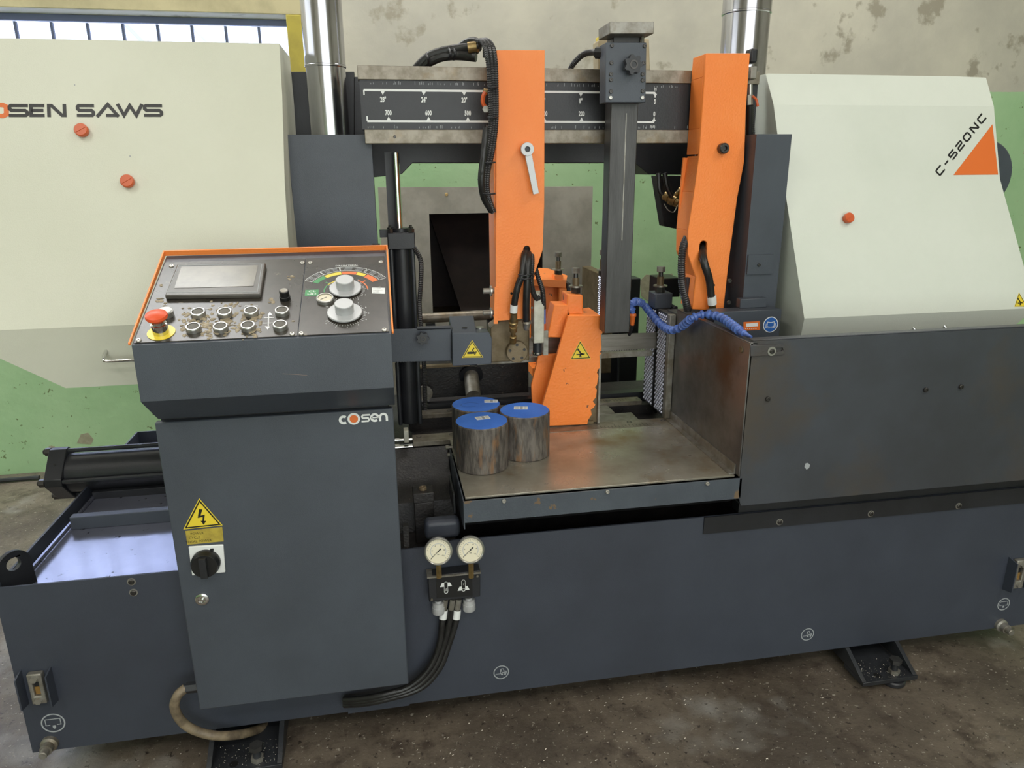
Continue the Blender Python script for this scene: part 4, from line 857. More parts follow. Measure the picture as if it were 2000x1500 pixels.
t = thing('rear_fixed_jaw', (.97, 3.2, .76), 'brown steel jaw wall with a knurled edge left of the clamp bar', 'vise jaw')
q = PX(1178, 540, .95); q2 = PX(1140, 522, .95)
M().box(.9565, 1.0, q.y, q2.y+.05, .70, q.z, browns).obj('jaw_wall', t, bevel=.003)
knurl(t, .95, q.y, q.y+.07, .93, q.z-.003)
M().box(.9, 1.0, q.y, q2.y+.05, .001, .70, blackp).obj('jaw_foot', t)
bolt(t, PY(1177, 530, q.y+.05).x, q.y+.05, q.z, .11, .009)

# ================================================================== TABLE, TRAY, GUARDS
YT = 1.76; f = FY(YT); ZT = .754
t = thing('outfeed_table', (.57, 2.0, .60), 'low rust-stained steel discharge table in a chipped charcoal tray', 'table')
b = M(); b.box(.182, .958, YT+.014, 2.214, ZT-.006, ZT, tablem); b.obj('table_plate', t, bevel=.001, label='rust stained bare steel plate')
b = M(); A, Bq, Cq, D_ = f.p(905, 978), f.p(1450, 932), f.p(1450, 985), f.p(906, 1022)
b.prism(f, [(A[0], D_[1]), (Bq[0], D_[1]), (Bq[0], ZT-.005), (A[0], ZT-.005)], -.004, 0, darkchip); b.obj('tray_front', t, bevel=.0008, label='charcoal tray front with rust chips')
b = M(); b.box(A[0], A[0]+.003, YT+.004, 2.18, D_[1]-.02, ZT-.006, dark); b.obj('tray_side', t)
b = M(); b.box(A[0]-.018, A[0]-.013, YT+.10, 2.0, D_[1]-.02, ZT-.03, blackp); b.obj('side_bar', t)
fx_ = FXm(A[0]+.004); b = M(); L = Bq[0]-A[0]-.008
b.prism(fx_, [(-(YT+.0045), D_[1]), (-2.17, D_[1]), (-2.17, .62), (-(YF+.07), .62), (-(YF+.02), D_[1]-.04)][::-1], -L, 0, blackp); b.obj('tray_underside', t)
for q in ((984, 978), (1186, 960), (1381, 944)): socket_screw(t, f, q[0], q[1], .006, m=zinc)
b = M()
for k in range(60):
    x = random.uniform(.2, .93); y = random.uniform(1.8, 2.2); L = random.uniform(.001, .005); a = random.random()*PI
    b.add([(x, y, ZT+.0004), (x+math.cos(a)*L, y+math.sin(a)*L, ZT+.0006), (x+L*.3, y+L*.5, ZT+.0018)], [(0, 1, 2)], chipm)
b.obj('chips', t, kind='stuff')

XS = .9625; t = thing('side_plate', (XS, 2.0, ZT), 'upright brown-stained steel plate closing the right side of the table', 'guard plate')
z1 = 1.142; b = M(); b.box(XS, XS+.004, YT, 2.265, ZT+.001, z1, platem); b.obj('plate', t, bevel=.0008)
b = M(); b.box(XS, XS+.022, YT, 2.265, z1+.0002, z1+.004, platem); b.box(XS+.018, XS+.022, YT, 2.265, z1-.012, z1, platem); b.obj('folded_lip', t, bevel=.001)
b = M(); b.box(XS-.02, XS-.0005, YT+.02, 2.262, ZT+.0005, ZT+.004, galv); b.box(XS-.004, XS-.0005, YT+.02, 2.262, ZT+.004, ZT+.03, galv); b.obj('angle_strip', t)
b = M(); fm = FXm(XS); q = PX(1448, 683, XS); b.disc(fm, (-q.y, q.z), .009, 0, .003, browns, 16); b.obj('rivet', t)

f = FY(YT); t = thing('front_guard', (1.55, YT, .61), 'wide charcoal sheet guard panel filling the right front above the base', 'guard panel')
a = f.p(1471, 668); c = f.p(1448, 988); x0 = a[0]; zt_ = f.p(1700, 655)[1]
b = M(); b.prism(f, [(c[0]-.002, c[1]), (2.28, c[1]), (2.28, zt_), (x0, zt_), (x0-.004, .70)], -.004, 0, darkg); b.obj('panel', t, bevel=.0008)
b = M(); b.box(x0, 2.28, YT+.0005, YT+.028, zt_+.0002, zt_+.004, darkg); b.obj('top_fold', t, bevel=.001)
b = M(); b.box(c[0], 2.28, YT+.0045, YT+.04, c[1], c[1]+.004, darkg); b.obj('bottom_fold', t)
P = f.pp([(1464, 674), (1530, 671), (1530, 692), (1464, 695)]); q = f.p(1519, 682); H = [(q[0]+x, q[1]+y) for x, y in arc((.008, 0), .005, -90, 90, 6)+arc((-.014, 0), .005, 90, 270, 6)]
b = M(); b.prism(f, P, .0005, .006, darkg, [H]); br_ = b.obj('slotted_bracket', t, bevel=.001, label='slotted corner bracket')
socket_screw(br_, f, 1505, 685, .007, .0125, off=.006)
for q in ((1499, 779), (1807, 761), (1876, 755)): socket_screw(t, f, *q, .0072, d=.006, name='button_screw')
b = M(); b.prism(f, f.pp([(1573, 905), (1578, 904), (1582, 908), (1580, 914), (1575, 917), (1571, 912)]), .0001, .0006, greyp); b.obj('paint_chip', t, label='small pale chip in the paint')
# support behind guard
b = M(); b.box(1.0, 2.1, YT+.05, YT+.09, .6135, 1.10, blackp); b.obj('inner_frame', t)

# ================================================================== BILLETS
for (x, y, r, rot, lab) in ((.258, 1.985, .0775, 8, 'rusty round steel billet with blue top, frontmost of the three'), (.400, 2.055, .0765, -12, 'rusty round steel billet with blue top, rightmost of the three'), (.262, 2.142, .0765, -8, 'rusty round steel billet with blue top, rearmost with oval pen marks')):
    t = thing('steel_billet', (x, y, ZT), lab, 'billet', 'round steel billets on the table')
    h = .140; b = M(); pr = [(0, r-.002), (.002, r)]
    for k in range(9): pr.append((.01+k*.014, r*(1+random.uniform(-.004, .003))))
    pr += [(h-.003, r), (h, r-.002)]
    b.lathe((x, y, ZT+.0008), (0, 0, 1), pr, billetm, 56); b.obj('billet_body', t)
    b = M(); b.cyl((x, y, ZT+h+.0009), (x, y, ZT+h+.0014), r-.0025, bluetop, 56); b.obj('blue_end', t, label='blue painted end face')
    z = ZT+h+.0014; F_ = FZ(z); ca, sa = math.cos(math.radians(rot)), math.sin(math.radians(rot)); off = (.006, .022) if y < 2.05 else ((-.008, .02) if x > .3 else (.05, .018))
    def q(a, c, off=off): return (x+off[0]+a*ca-c*sa, y+off[1]+a*sa+c*ca)
    b = M(); b.prism(F_, [q(-.021, -.014), q(.021, -.014), q(.021, .014), q(-.021, .014)], 0, .0005, whitep)
    for k in range(6):
        yy = .010-k*.004
        b.prism(F_, [q(-.018, yy-.0007), q(-.004 if k % 2 else -.007, yy-.0007), q(-.004 if k % 2 else -.007, yy+.0007), q(-.018, yy+.0007)], .0005, .0007, greyp)
        b.prism(F_, [q(.009, yy-.0007), q(.018, yy-.0007), q(.018, yy+.0007), q(.009, yy+.0007)], .0005, .0007, greyp)
    b.prism(F_, [q(-.002, -.012), q(.006, -.012), q(.006, .012), q(-.002, .012)], .0005, .0007, greyp)
    b.obj('paper_label', t, label='small white printed label')
    if y > 2.1:
        b = M(); b.ribbon(F_, [(x-.02+.028*math.cos(a*.3), y-.004+.02*math.sin(a*.3)) for a in range(19)], .0016, 0, .0003, mat('pen_mark', '#2b55a8')); b.obj('pen_mark', t)

# ================================================================== WHEEL COVERS
def cover(A, B, C, D, E, xs, xr, back, m, name, lab, side):
    # profile points (y,z); xs[k] = (left x, right x) per level
    t = thing(name, ((xs[2][0]+xs[2][1])/2, 2.4, E[1]), lab, 'wheel cover')
    b = M(); V = []; lev = [A, B, C, D, E]
    for (y, z), (l, r_) in zip(lev, xs): V += [(l, y, z), (r_, y, z)]
    n = len(V); V += [(v[0], back, v[2]) for v in V]
    F_ = [(2*k, 2*k+2, 2*k+3, 2*k+1) for k in range(4)]
    F_ += [(2*k, 2*k+n, 2*k+2+n, 2*k+2) for k in range(4)] + [(2*k+1, 2*k+3, 2*k+3+n, 2*k+1+n) for k in range(4)]
    F_ += [(0, 1, 1+n, n), (8, 8+n, 9+n, 9)] + [(2*k+n, 2*k+1+n, 2*k+3+n, 2*k+2+n) for k in range(4)]
    b.add(V, F_, m); b.obj('shell', t, bevel=.003)
    return t
A, B, C, D, E = (2.335, 1.947), (2.287, 1.803), (2.205, 1.568), (2.075, 1.203), (2.13, 1.021)
xr = [PY(545, 81, A[0]).x, PY(551, 186, B[0]).x, PY(556, 356, C[0]).x, PY(566, 560, D[0]).x, PY(566, 700, E[0]).x]
# left cover: lower left corner is cut away
t = thing('wheel_cover', (-.8, 2.4, 1.0), 'large cream wheel cover with dark lettering filling the upper left', 'wheel cover')
b = M(); xl = -1.5; lev = [A, B, C, D, E]; V = []
F_ = []
b.quad([(xl, *A), (xl, *B), (xr[1], *B), (xr[0], *A)], .003, white)
b.quad([(xl, *B), (xl, *C), (xr[2], *C), (xr[1], *B)], .003, white)
b.quad([(xl, *C), (xl, *D), (xr[3], *D), (xr[2], *C)], .003, white)
def de(px, py):
    n = Vector((0, E[1]-D[1], -(E[0]-D[0]))); o_ = Vector((0, *D)); d = ray(px, py); s_ = (o_-EYEP).dot(n)/d.dot(n); return EYEP+d*s_
q1, q2 = de(128, 757), de(0, 700); dirv = (q2-q1); q3 = q1+dirv*((D[1]-q1.z)/dirv.z)
b.quad([q3, Vector((q1.x, *E)), (xr[4], *E), (xr[3], *D)], .003, white)
# side, top, underside
for k in range(4):
    b.add([(xr[k], *lev[k]), (xr[k+1], *lev[k+1]), (xr[k+1], 2.60, lev[k+1][1]), (xr[k], 2.60, lev[k][1])], [(0, 1, 2, 3)], white)
b.add([(xl, *A), (xr[0], *A), (xr[0], 2.60, A[1]), (xl, 2.60, A[1])], [(0, 1, 2, 3)], white)
b.add([(q1.x, *E), (xr[4], *E), (xr[4], 2.60, E[1]), (q1.x, 2.60, E[1])], [(3, 2, 1, 0)], white)
b.add([tuple(q3), (q1.x, *E), (q1.x, 2.60, E[1]), (q3.x, 2.60, D[1])], [(3, 2, 1, 0)], white)
b.add([(xl, *D), (q3.x, *D), (q3.x, 2.60, D[1]), (xl, 2.60, D[1])], [(3, 2, 1, 0)], white)
b.add([(xl, 2.60, E[1]), (xr[2], 2.60, E[1]), (xr[2], 2.60, A[1]), (xl, 2.60, A[1])], [(0, 1, 2, 3)], white)
b.obj('shell', t)
g = Fr((0, *C), (1, 0, 0), (0, B[0]-C[0], B[1]-C[1]))
def cknob(par, g, px, py, r=.0175):
    c = g.p(px, py); b = M(); b.lathe(g.at(*c), g.n, [(0, r*.8), (.008, r*.8), (.008, r), (.018, r), (.020, r*.9)], orangeb, 28); 
    b.prism(Fr(g.at(c[0], c[1], .020), g.u+g.v*.6, g.v-g.u*.6), [(-r*.8, -.0015), (r*.8, -.0015), (r*.8, .0015), (-r*.8, .0015)], 0, .0015, orangeb); b.obj('cover_knob', par, label='orange round fastener')
cknob(t, g, 163, 258); g2 = Fr((0, *D), (1, 0, 0), (0, C[0]-D[0], C[1]-D[1])); cknob(t, g, 252, 357)
b = M()
for ch, x0, x1, mm_ in (('C', -78, -44, blackpr), ('S', 17, 55, blackpr), ('E', 59, 87, blackpr), ('N', 94, 128, blackpr), ('S', 150, 184, blackpr), ('A', 189, 231, blackpr), ('W', 230, 278, blackpr), ('S', 281, 317, blackpr)):
    p0, p1 = g.p(x0, 216), g.p(x1, 216); hgt = .036; letter(b, g, ch, ((p0[0]+p1[0])/2, (p0[1]+p1[1])/2), abs(p1[0]-p0[0]), hgt, .0088, mm_, d=(.0003, .001))
p0, p1 = g.p(-30, 216), g.p(15, 216); letter(b, g, 'O', ((p0[0]+p1[0])/2, p1[1]), p1[0]-p0[0], .042, .012, orangepr, d=(.0003, .001))
b.obj('lettering', t, label='dark lettering reading COSEN SAWS with an orange O')
gE = Fr((0, *E), (1, 0, 0), (0, D[0]-E[0], D[1]-E[1])); a, c = gE.p(209, 690), gE.p(262, 692); b = M()
b.tube([gE.at(a[0], a[1]+.008, 0), gE.at(a[0], a[1], .03), gE.at(a[0]+.01, a[1]-.004, .035), gE.at(c[0], a[1]-.004, .035), gE.at(c[0]+.04, a[1]-.004, .035), gE.at(c[0]+.05, a[1]+.004, 0)], .0045, chrome, 10, n=4); b.obj('pull_handle', t, label='thin chrome pull handle')
for q in ((146, 166), (254, 305)): b = M(); b.disc(g, g.p(*q), .0018, .0001, .0006, greyp, 10); b.obj('rivet', t)

A, B, C, D, E = (2.336, 1.888), (2.284, 1.79), (2.205, 1.555), (2.044, 1.142), (2.085, 1.01)
lx = [PY(1503, 108, A[0]).x, PY(1511, 203, B[0]).x, 1.272, PY(1571, 622, D[0]).x, PY(1560, 660, E[0]).x]
t = thing('wheel_cover', (1.7, 2.4, 1.03), 'large pale wheel cover with orange triangle filling the upper right', 'wheel cover')
XRr = PY(1953, 350, C[0]).x; XD = PY(2022, 602, D[0]).x; b = M()
topz = A; xt = PY(1880, 115, A[0]).x; zc1 = .5; M_ = (A[0]*.7+B[0]*.3, A[1]*.7+B[1]*.3)
chx = PY(1925, 150, M_[0]).x; chx = XRr; zz = PX(1926, 152, XRr)
kf = (zz.z-B[1])/(A[1]-B[1]); M_ = (B[0]+(A[0]-B[0])*kf, zz.z)
lM = lx[1]+(lx[0]-lx[1])*kf
CM = (2.166, 1.45)
outl = [((lx[0]), A), (lM-.008, M_), (lx[1], B), (lx[2], C), (lx[3], D), (lx[4], E)]
b.quad([(lx[0], *A), (lM-.008, *M_), (XRr-.004, *M_), (xt, *A)], .003, white2)
b.quad([(lM-.008, *M_), (lx[1], *B), (XRr, *B), (XRr-.004, *M_)], .003, white2)
b.quad([(lx[1], *B), (lx[2], *C), (XRr, *C), (XRr, *B)], .003, white2)
b.quad([(lx[2], *C), (lx[3], *D), (XD, *D), (XRr, *C)], .003, white2)
b.quad([(lx[3], *D), (lx[4], *E), (XD-.10, *E), (XD, *D)], .003, white2)
for (l0, p0), (l1, p1) in zip(outl, outl[1:]): b.add([(l0, *p0), (l1, *p1), (l1, 2.405, p1[1]), (l0, 2.405, p0[1])], [(3, 2, 1, 0)], white2)
outr = [(xt, A), (XRr-.004, M_), (XRr, B), (XRr, C), (XD, D), (XD-.10, E)]
for (l0, p0), (l1, p1) in zip(outr, outr[1:]): b.add([(l0, *p0), (l1, *p1), (l1, 2.62, p1[1]), (l0, 2.62, p0[1])], [(0, 1, 2, 3)], white2)
b.add([(lx[0], *A), (xt, *A), (xt, 2.62, A[1]), (lx[0], 2.62, A[1])], [(0, 1, 2, 3)], white2)
b.add([(lx[4], *E), (XD-.1, *E), (XD-.1, 2.62, E[1]), (lx[4], 2.62, E[1])], [(3, 2, 1, 0)], white2)
b.obj('shell', t)
g = Fr((0, *C), (1, 0, 0), (0, B[0]-C[0], B[1]-C[1])); g2 = Fr((0, *D), (1, 0, 0), (0, C[0]-D[0], C[1]-D[1]))
cknob(t, g2, 1653, 428, .0165)
b = M(); b.prism(g, g.pp([(1862, 342), (1949, 341), (1938, 243)]), .0003, .001, orangepr); b.obj('triangle_emblem', t, label='orange triangle')
b = M(); s0, s1 = Vector(g.p(1836, 333)), Vector(g.p(1917, 232)); v = s1-s0; an = math.atan2(v.y, v.x)
L = v.length; wts = [1, .8, 1, 1, 1, 1.1, 1]; tot = sum(wts)-.5*(wts[0]+wts[-1]); pos = 0
for k, ch in enumerate('C-520NC'):
    c = s0+v*(pos/tot); letter(b, g, ch, tuple(c), L/tot*.70*(1 if ch != '-' else .8), .026, .0055, blackpr, ang=an, d=(.0003, .001))
    if k < 6: pos += (wts[k]+wts[k+1])/2
b.obj('lettering', t, label='black lettering reading C-520NC')
tri_sticker(t, g2, (1990, 571), (1981, 599), (2006, 599), 'crush', label='small yellow warning triangle')
gE = Fr((0, *E), (1, 0, 0), (0, D[0]-E[0], D[1]-E[1]))
for q in ((1785, 640), (1845, 636)):
    a = gE.p(*q); b = M(); b.cyl(gE.at(*a), gE.at(a[0]+.012, a[1]-.02, .04), .0045, chrome, 10); b.obj('handle_stub', t)
c = PY(1921, 343, 2.66); b = M(); b.cyl((c.x, 2.66, c.z), (c.x, 2.9, c.z), .135, dark, 48, ch=.006); b.box(XRr-.3, c.x, 2.70, 2.72, c.z-.1, c.z+.1, dark); b.obj('drive_motor', t, label='round charcoal motor end')

# head base with stickers
t = thing('column_base_block', (1.15, 2.1, .90), 'charcoal block with a blue manual sticker beneath the right column', 'block')
YK = 2.08; f = FY(YK); A, Bq = f.p(1395, 618), f.p(1527, 604); b = M(); zt_ = Bq[1]
b.box(A[0], Bq[0], YK, YK+.06, .90, zt_, dark); b.obj('block_body', t, bevel=.002)
b = M(); b.box(A[0]+.105, Bq[0]-.03, YK+.04, YK+.068, zt_, zt_+.03, dark); b.obj('upper_step', t, bevel=.002)
c = f.p(1505, 634); b = M(); r = .0255; b.disc(f, c, r, 0, .0005, whitep, 36); b.disc(f, c, r*.90, .0005, .0008, bluepr, 36)
for s_ in (-1, 1):
    b.ribbon(f, [(c[0], c[1]-.008), (c[0]+s_*.012, c[1]-.006), (c[0]+s_*.012, c[1]+.009), (c[0], c[1]+.007)], .0018, .0008, .001, whitep)
    b.ribbon(f, [(c[0]+s_*.003, c[1]-.011), (c[0]+s_*.016, c[1]-.009), (c[0]+s_*.016, c[1]+.004)], .0014, .0008, .001, whitep)
b.obj('manual_sticker', t, label='round blue sticker with an open book')
b = M(); P = f.pp([(1452, 629), (1484, 627), (1484, 644), (1452, 646)]); b.prism(f, P, 0, .0005, orangepr); P = f.pp([(1457, 632), (1480, 630), (1480, 637), (1457, 639)]); b.prism(f, P, .0005, .0008, whitep)
for k in range(6): a = f.p(1456+4*k, 642); b.prism(f, [(a[0]-.0015, a[1]-.001), (a[0]+.002, a[1]-.001), (a[0]+.002, a[1]+.001), (a[0]-.0015, a[1]+.001)], .0005, .0008, whitep)
b.obj('orange_sticker', t, label='small worn orange label')

# ================================================================== COOLANT HOSE
t = thing('coolant_hose', PY(1340, 640, 2.1), 'blue segmented coolant hose draped over the jaw and side plate', 'hose')
cpts = [PY(1236, 612, 2.36), PY(1232, 598, 2.36), PY(1240, 589, 2.36)] + [PX(a, c, .925-.0) for a, c in ((1256, 594), (1268, 608), (1285, 628), (1300, 641), (1316, 645))] + [PX(1333, 637, .938)] + [PZ(a, c, z) for a, c, z in ((1350, 622, 1.152), (1370, 614, 1.163), (1392, 615, 1.166), (1412, 622, 1.165), (1430, 635, 1.162), (1447, 648, 1.160))]
path = spline(cpts, 16); seg_me = None; acc = 0; step = .0262; out = [path[0]]
for a, c in zip(path, path[1:]):
    L = (c-a).length
    while acc+L >= step: a = a.lerp(c, (step-acc)/L); out.append(a.copy()); L = (c-a).length; acc = 0
    acc += L
for i in range(len(out)-1):
    if seg_me is None:
        b = M(); b.lathe((0, 0, 0), (0, 0, 1), [(0, .0078), (.001, .0090), (.009, .0098), (.011, .0135), (.0175, .0140), (.019, .0105), (.023, .0080), (.028, .0066)], bluep, 18)
        seg_me = bpy.data.meshes.new('hose_segment'); seg_me.from_pydata(b.v, [], b.f); seg_me.materials.append(bluep)
        seg_me.polygons.foreach_set('use_smooth', [True]*len(seg_me.polygons)); seg_me.set_sharp_from_angle(angle=math.radians(35))
    o = bpy.data.objects.new('hose_segment', seg_me); COL.objects.link(o); o.parent = t; o.location = out[i]-t.location
    dv = (out[min(i+1, len(out)-1)]-out[i]); o.rotation_mode = 'QUATERNION'; o.rotation_quaternion = dv.to_track_quat('Z', 'Y')
p0 = PZ(1447, 648, 1.160); p1 = PZ(1468, 658, 1.156); b = M(); v = p1-p0; L = v.length
b.lathe(p0, v, [(0, .009), (L*.3, .0095), (L*.35, .007), (L, .0028)], bluep, 16); b.obj('nozzle', t)
b = M(); p0 = PY(1236, 611, 2.36); b.lathe(p0+Vector((0, 0, -.002)), (0, 0, -1), [(0, .011), (.004, .0125), (.008, .0125), (.012, .010), (.04, .0065), (.042, .006)], orangepr, 18); b.obj('end_fitting', t, label='orange end fitting')
b = M(); b.cyl(p0+Vector((0, 0, -.042)), PY(1228, 655, 2.40), .007, blackp, 12); b.obj('rubber_sleeve', t)

# ================================================================== CONTROL CABINET
YD = 1.70; f = FY(YD)
cab = thing('control_cabinet', (-.27, 1.75, .24), 'charcoal electrical cabinet with a locked door and yellow lightning sticker', 'cabinet')
xl, xr_ = -.541, .004; zb_, zt_ = .243, 1.043
b = M(); b.box(xl, xr_, YD, YD+.02, zb_, zt_, dark); b.obj('door', cab, bevel=.003)
b = M(); b.box(xl+.008, xr_-.01, YD+.02, YF-.0065, zb_+.008, zt_+.01, blackp); b.box(xl+.008, xr_-.01, YF-.0065, 2.0, .602, zt_+.01, blackp); b.obj('body', cab, bevel=.002)
tri_sticker(cab, f, (389, 973), (358, 1034), (435, 1026), 'bolt', label='yellow triangle with a black lightning arrow')
b = M(); P = f.pp([(362, 1037), (434, 1029), (437, 1057), (366, 1064)]); b.prism(f, P, 0, .0005, yellowd)
for s_, (px, py) in (('POWER', (385, 1042)), ('CYCLE', (380, 1050)), ('TOTAL POWER', (388, 1057))): b.text(f, s_, f.p(px, py), .0088, .0006, blackpr)
b.obj('power_label', cab, label='worn yellow label with POWER, CYCLE, TOTAL POWER')
b = M(); P = f.pp([(369, 1066), (437, 1062), (441, 1116), (376, 1122)]); b.prism(f, P, 0, .006, whitep); sw = b.obj('main_switch', cab, bevel=.002, label='white plate of the main switch')
c = f.p(404, 1095); b = M(); b.lathe(f.at(*c, .006), f.n, [(0, .034), (.012, .034), (.02, .030), (.024, .030)], blackpr, 36); b.prism(f, [(c[0]-.008, c[1]-.026), (c[0]+.008, c[1]-.026), (c[0]+.008, c[1]+.026), (c[0]-.008, c[1]+.026)], .030, .042, blackp); b.obj('rotary_knob', sw, label='black rotary knob')
b = M(); q = f.p(415, 1071); b.prism(f, [(q[0]-.004, q[1]-.003), (q[0]+.004, q[1]-.003), (q[0]+.004, q[1]+.003), (q[0]-.004, q[1]+.003)], .006, .007, blackpr); b.obj('window_mark', sw)
b = M(); c = f.p(395, 1170); b.lathe(f.at(*c), f.n, [(0, .0165), (.003, .0165), (.005, .013), (.005, .009), (.002, .008), (.002, 0)], chrome, 28); b.lathe(f.at(*c, .001), f.n, [(0, .004), (.006, .004), (.0065, 0)], chrome, 12); b.obj('door_lock', cab, label='round chrome lock')
# logo
b = M(); dd = (.0002, .0009); zc_ = f.p(690, 818)
def lc(px): return f.p(px, 818)[0]
c1 = (lc(671), zc_[1]-.001); b.ribbon(f, arc(c1, .0085, 50, 310, 14), .006, *dd, whitep)
c2 = (lc(691), zc_[1]); b.disc(f, c2, .0150, *dd, whitep, 32); b.disc(f, c2, .0100, .0009, .0012, orangepr, 28)
c3 = lc(714); b.ribbon(f, [(c3+.011, zc_[1]+.008), (c3-.006, zc_[1]+.008), (c3-.0085, zc_[1]+.004), (c3-.006, zc_[1]), (c3+.006, zc_[1]), (c3+.0085, zc_[1]-.004), (c3+.006, zc_[1]-.008), (c3-.010, zc_[1]-.008)], .0042, *dd, whitep)
c4 = (lc(732), zc_[1]); b.ribbon(f, arc(c4, .0085, 0, 310, 16), .0055, *dd, whitep); b.ribbon(f, [(c4[0]-.008, c4[1]), (c4[0]+.0105, c4[1])], .003, *dd, whitep)
c5 = (lc(749), zc_[1]); b.ribbon(f, [(c5[0]-.008, c5[1]-.0105)]+arc((c5[0], c5[1]+.0), .008, 180, 0, 10)+[(c5[0]+.008, c5[1]-.0105)], .0055, *dd, whitep)
b.obj('logo', cab, label='white cosen lettering with an orange dot in the o')
# cable gland + hose
g0 = PY(377, 1342, 1.74); b = M(); b.cyl((g0.x-.016, 1.74, g0.z), (xl+.0085, 1.74, g0.z), .015, shade, 6); b.cyl((g0.x-.022, 1.74, g0.z), (g0.x-.014, 1.74, g0.z), .012, shade, 20); b.obj('cable_gland', cab)
b = M(); b.tube([(g0.x-.018, 1.74, g0.z), PY(347, 1358, 1.73), PY(341, 1382, 1.73), PY(356, 1410, 1.74), PY(385, 1428, 1.745), PY(425, 1437, 1.75), PY(470, 1434, 1.78), PY(505, 1424, 1.84), PY(530, 1410, 1.9)], .0125, tan, 14); b.obj('supply_hose', None, label='tan rubber hose curving from the cabinet bottom to under the base', cat='hose')

# ================================================================== CONTROL CONSOLE
con = thing('control_console', (-.27, 1.75, 1.055), 'sloping charcoal control console with touch screen, buttons and orange rim', 'control panel')
xl, xr_ = -.530, .009; zf = 1.250; yb2, zb2 = 1.945, 1.398
fx_ = FXm(xl); b = M(); W_ = xr_-xl
b.prism(fx_, [(-1.60, 1.125), (-1.60, zf), (-yb2, zb2), (-yb2, 1.06), (-1.715, 1.0535), (-1.695, 1.0535)], -W_, 0, dark); b.obj('housing', con, bevel=.003)
v_ = Vector((0, yb2-1.6, zb2-zf)); K = Fr((xl, 1.6, zf), (1, 0, 0), v_); KL = v_.length
e0 = .0004; sx_ = K.p(589, 570)[0]
b = M(); b.prism(K, [(.004, .006), (K.p(581, 655)[0], .006), (K.p(596, 512)[0], KL-.035), (.004, KL-.035)], e0, .0025, panelm); b.obj('left_film', con, label='worn black panel film')
b = M(); b.prism(K, [(K.p(583, 655)[0], .006), (W_-.004, .006), (W_-.004, KL-.035), (K.p(598, 512)[0], KL-.035)], e0, .0028, panelm); b.obj('right_film', con, label='black panel film with material chart')
T0 = .0028
# orange rim
b = M()
def rim(P0, P1, h0, h1, th, axis):
    a, c = P0, P1
    b.add([K.at(*a, 0), K.at(*c, 0), K.at(*c, h1), K.at(*a, h0), K.at(a[0]+axis[0]*th, a[1]+axis[1]*th, 0), K.at(c[0]+axis[0]*th, c[1]+axis[1]*th, 0), K.at(c[0]+axis[0]*th, c[1]+axis[1]*th, h1), K.at(a[0]+axis[0]*th, a[1]+axis[1]*th, h0)],
          [(0, 1, 2, 3), (7, 6, 5, 4), (3, 2, 6, 7), (0, 4, 5, 1), (0, 3, 7, 4), (1, 5, 6, 2)], orange)
rim((-.006, KL), (W_+.006, KL), .014, .014, .004, (0, 1)); rim((-.006, -.0), (-.006, KL), .006, .014, .004, (1, 0)); rim((W_+.002, -.0), (W_+.002, KL), .006, .014, .004, (1, 0))
b.obj('orange_rim', con, bevel=.0008, label='orange sheet rim')
def kp(x, y): return K.p(240+x*.27, 480+y*.27)
# touch screen
b = M(); P = [kp(*q) for q in ((402, 168), (1040, 158), (1003, 388), (312, 398))]; b.prism(K, P, T0-.0003, .014, mat('screen_bezel', '#57544e', '#4d4a45', .35, scale=20)); ts = b.obj('touch_screen', con, bevel=.003, label='grey framed touch screen, switched off')
b = M(); P = [kp(*q) for q in ((432, 190), (985, 180), (952, 330), (383, 345))]; b.prism(K, P, .0142, .0148, screenm); b.obj('screen', ts)
b = M(); P = [kp(*q) for q in ((412, 180), (1012, 168), (980, 372), (332, 375))]; b.ribbon(K, P, .0012, .014, .0145, greyp, True); b.obj('bezel_line', ts)
# push buttons
for (x, y) in ((550, 500), (742, 498), (932, 490), (1155, 487), (515, 608), (712, 604), (910, 596), (1142, 590)):
    c = kp(x, y+10); b = M(); b.lathe(K.at(*c, T0), K.n, [(0, .0160), (.009, .0160), (.011, .0148), (.011, .0125), (.004, .012)], satin, 28); pb = b.obj('push_button', con)
    b = M(); b.lathe(K.at(*c, T0+.003), K.n, [(0, .0118), (.0065, .0118), (.0072, .010), (.006, 0)], mat('button_cap', '#5a564d', None, .55) if not bpy.data.materials.get('button_cap') else bpy.data.materials['button_cap'], 24); b.obj('button_cap', pb)
c = kp(318, 512); b = M(); b.lathe(K.at(*c, T0), K.n, [(0, .0160), (.012, .0160), (.013, .0145)], satin, 28); il = b.obj('indicator_lamp', con, label='white indicator lamp')
b = M(); b.lathe(K.at(*c, T0+.012), K.n, [(0, .0140), (.003, .0135), (.004, .010), (.0045, 0)], whitep, 24); b.obj('lens', il)
# emergency stop
c = kp(280, 636); es = None
b = M(); b.disc(K, c, .0285, T0, T0+.0012, yellow, 40); es = b.obj('emergency_stop', con, label='red mushroom emergency stop on a yellow disc')
b = M(); b.lathe(K.at(*c, T0+.0012), K.n, [(0, .0165), (.022, .0165), (.023, .0135), (.03, .0135)], chrome, 28); b.obj('chrome_collar', es)
b = M(); b.lathe(K.at(*c, T0+.0308), K.n, [(0, .012), (.004, .016), (.008, .0215), (.011, .0228), (.016, .0215), (.019, .016), (.0195, .013), (.021, .010), (.021, 0)], mat('red_orange_plastic', '#e0552c', None, .4), 36); b.obj('mushroom_head', es, label='red mushroom head')
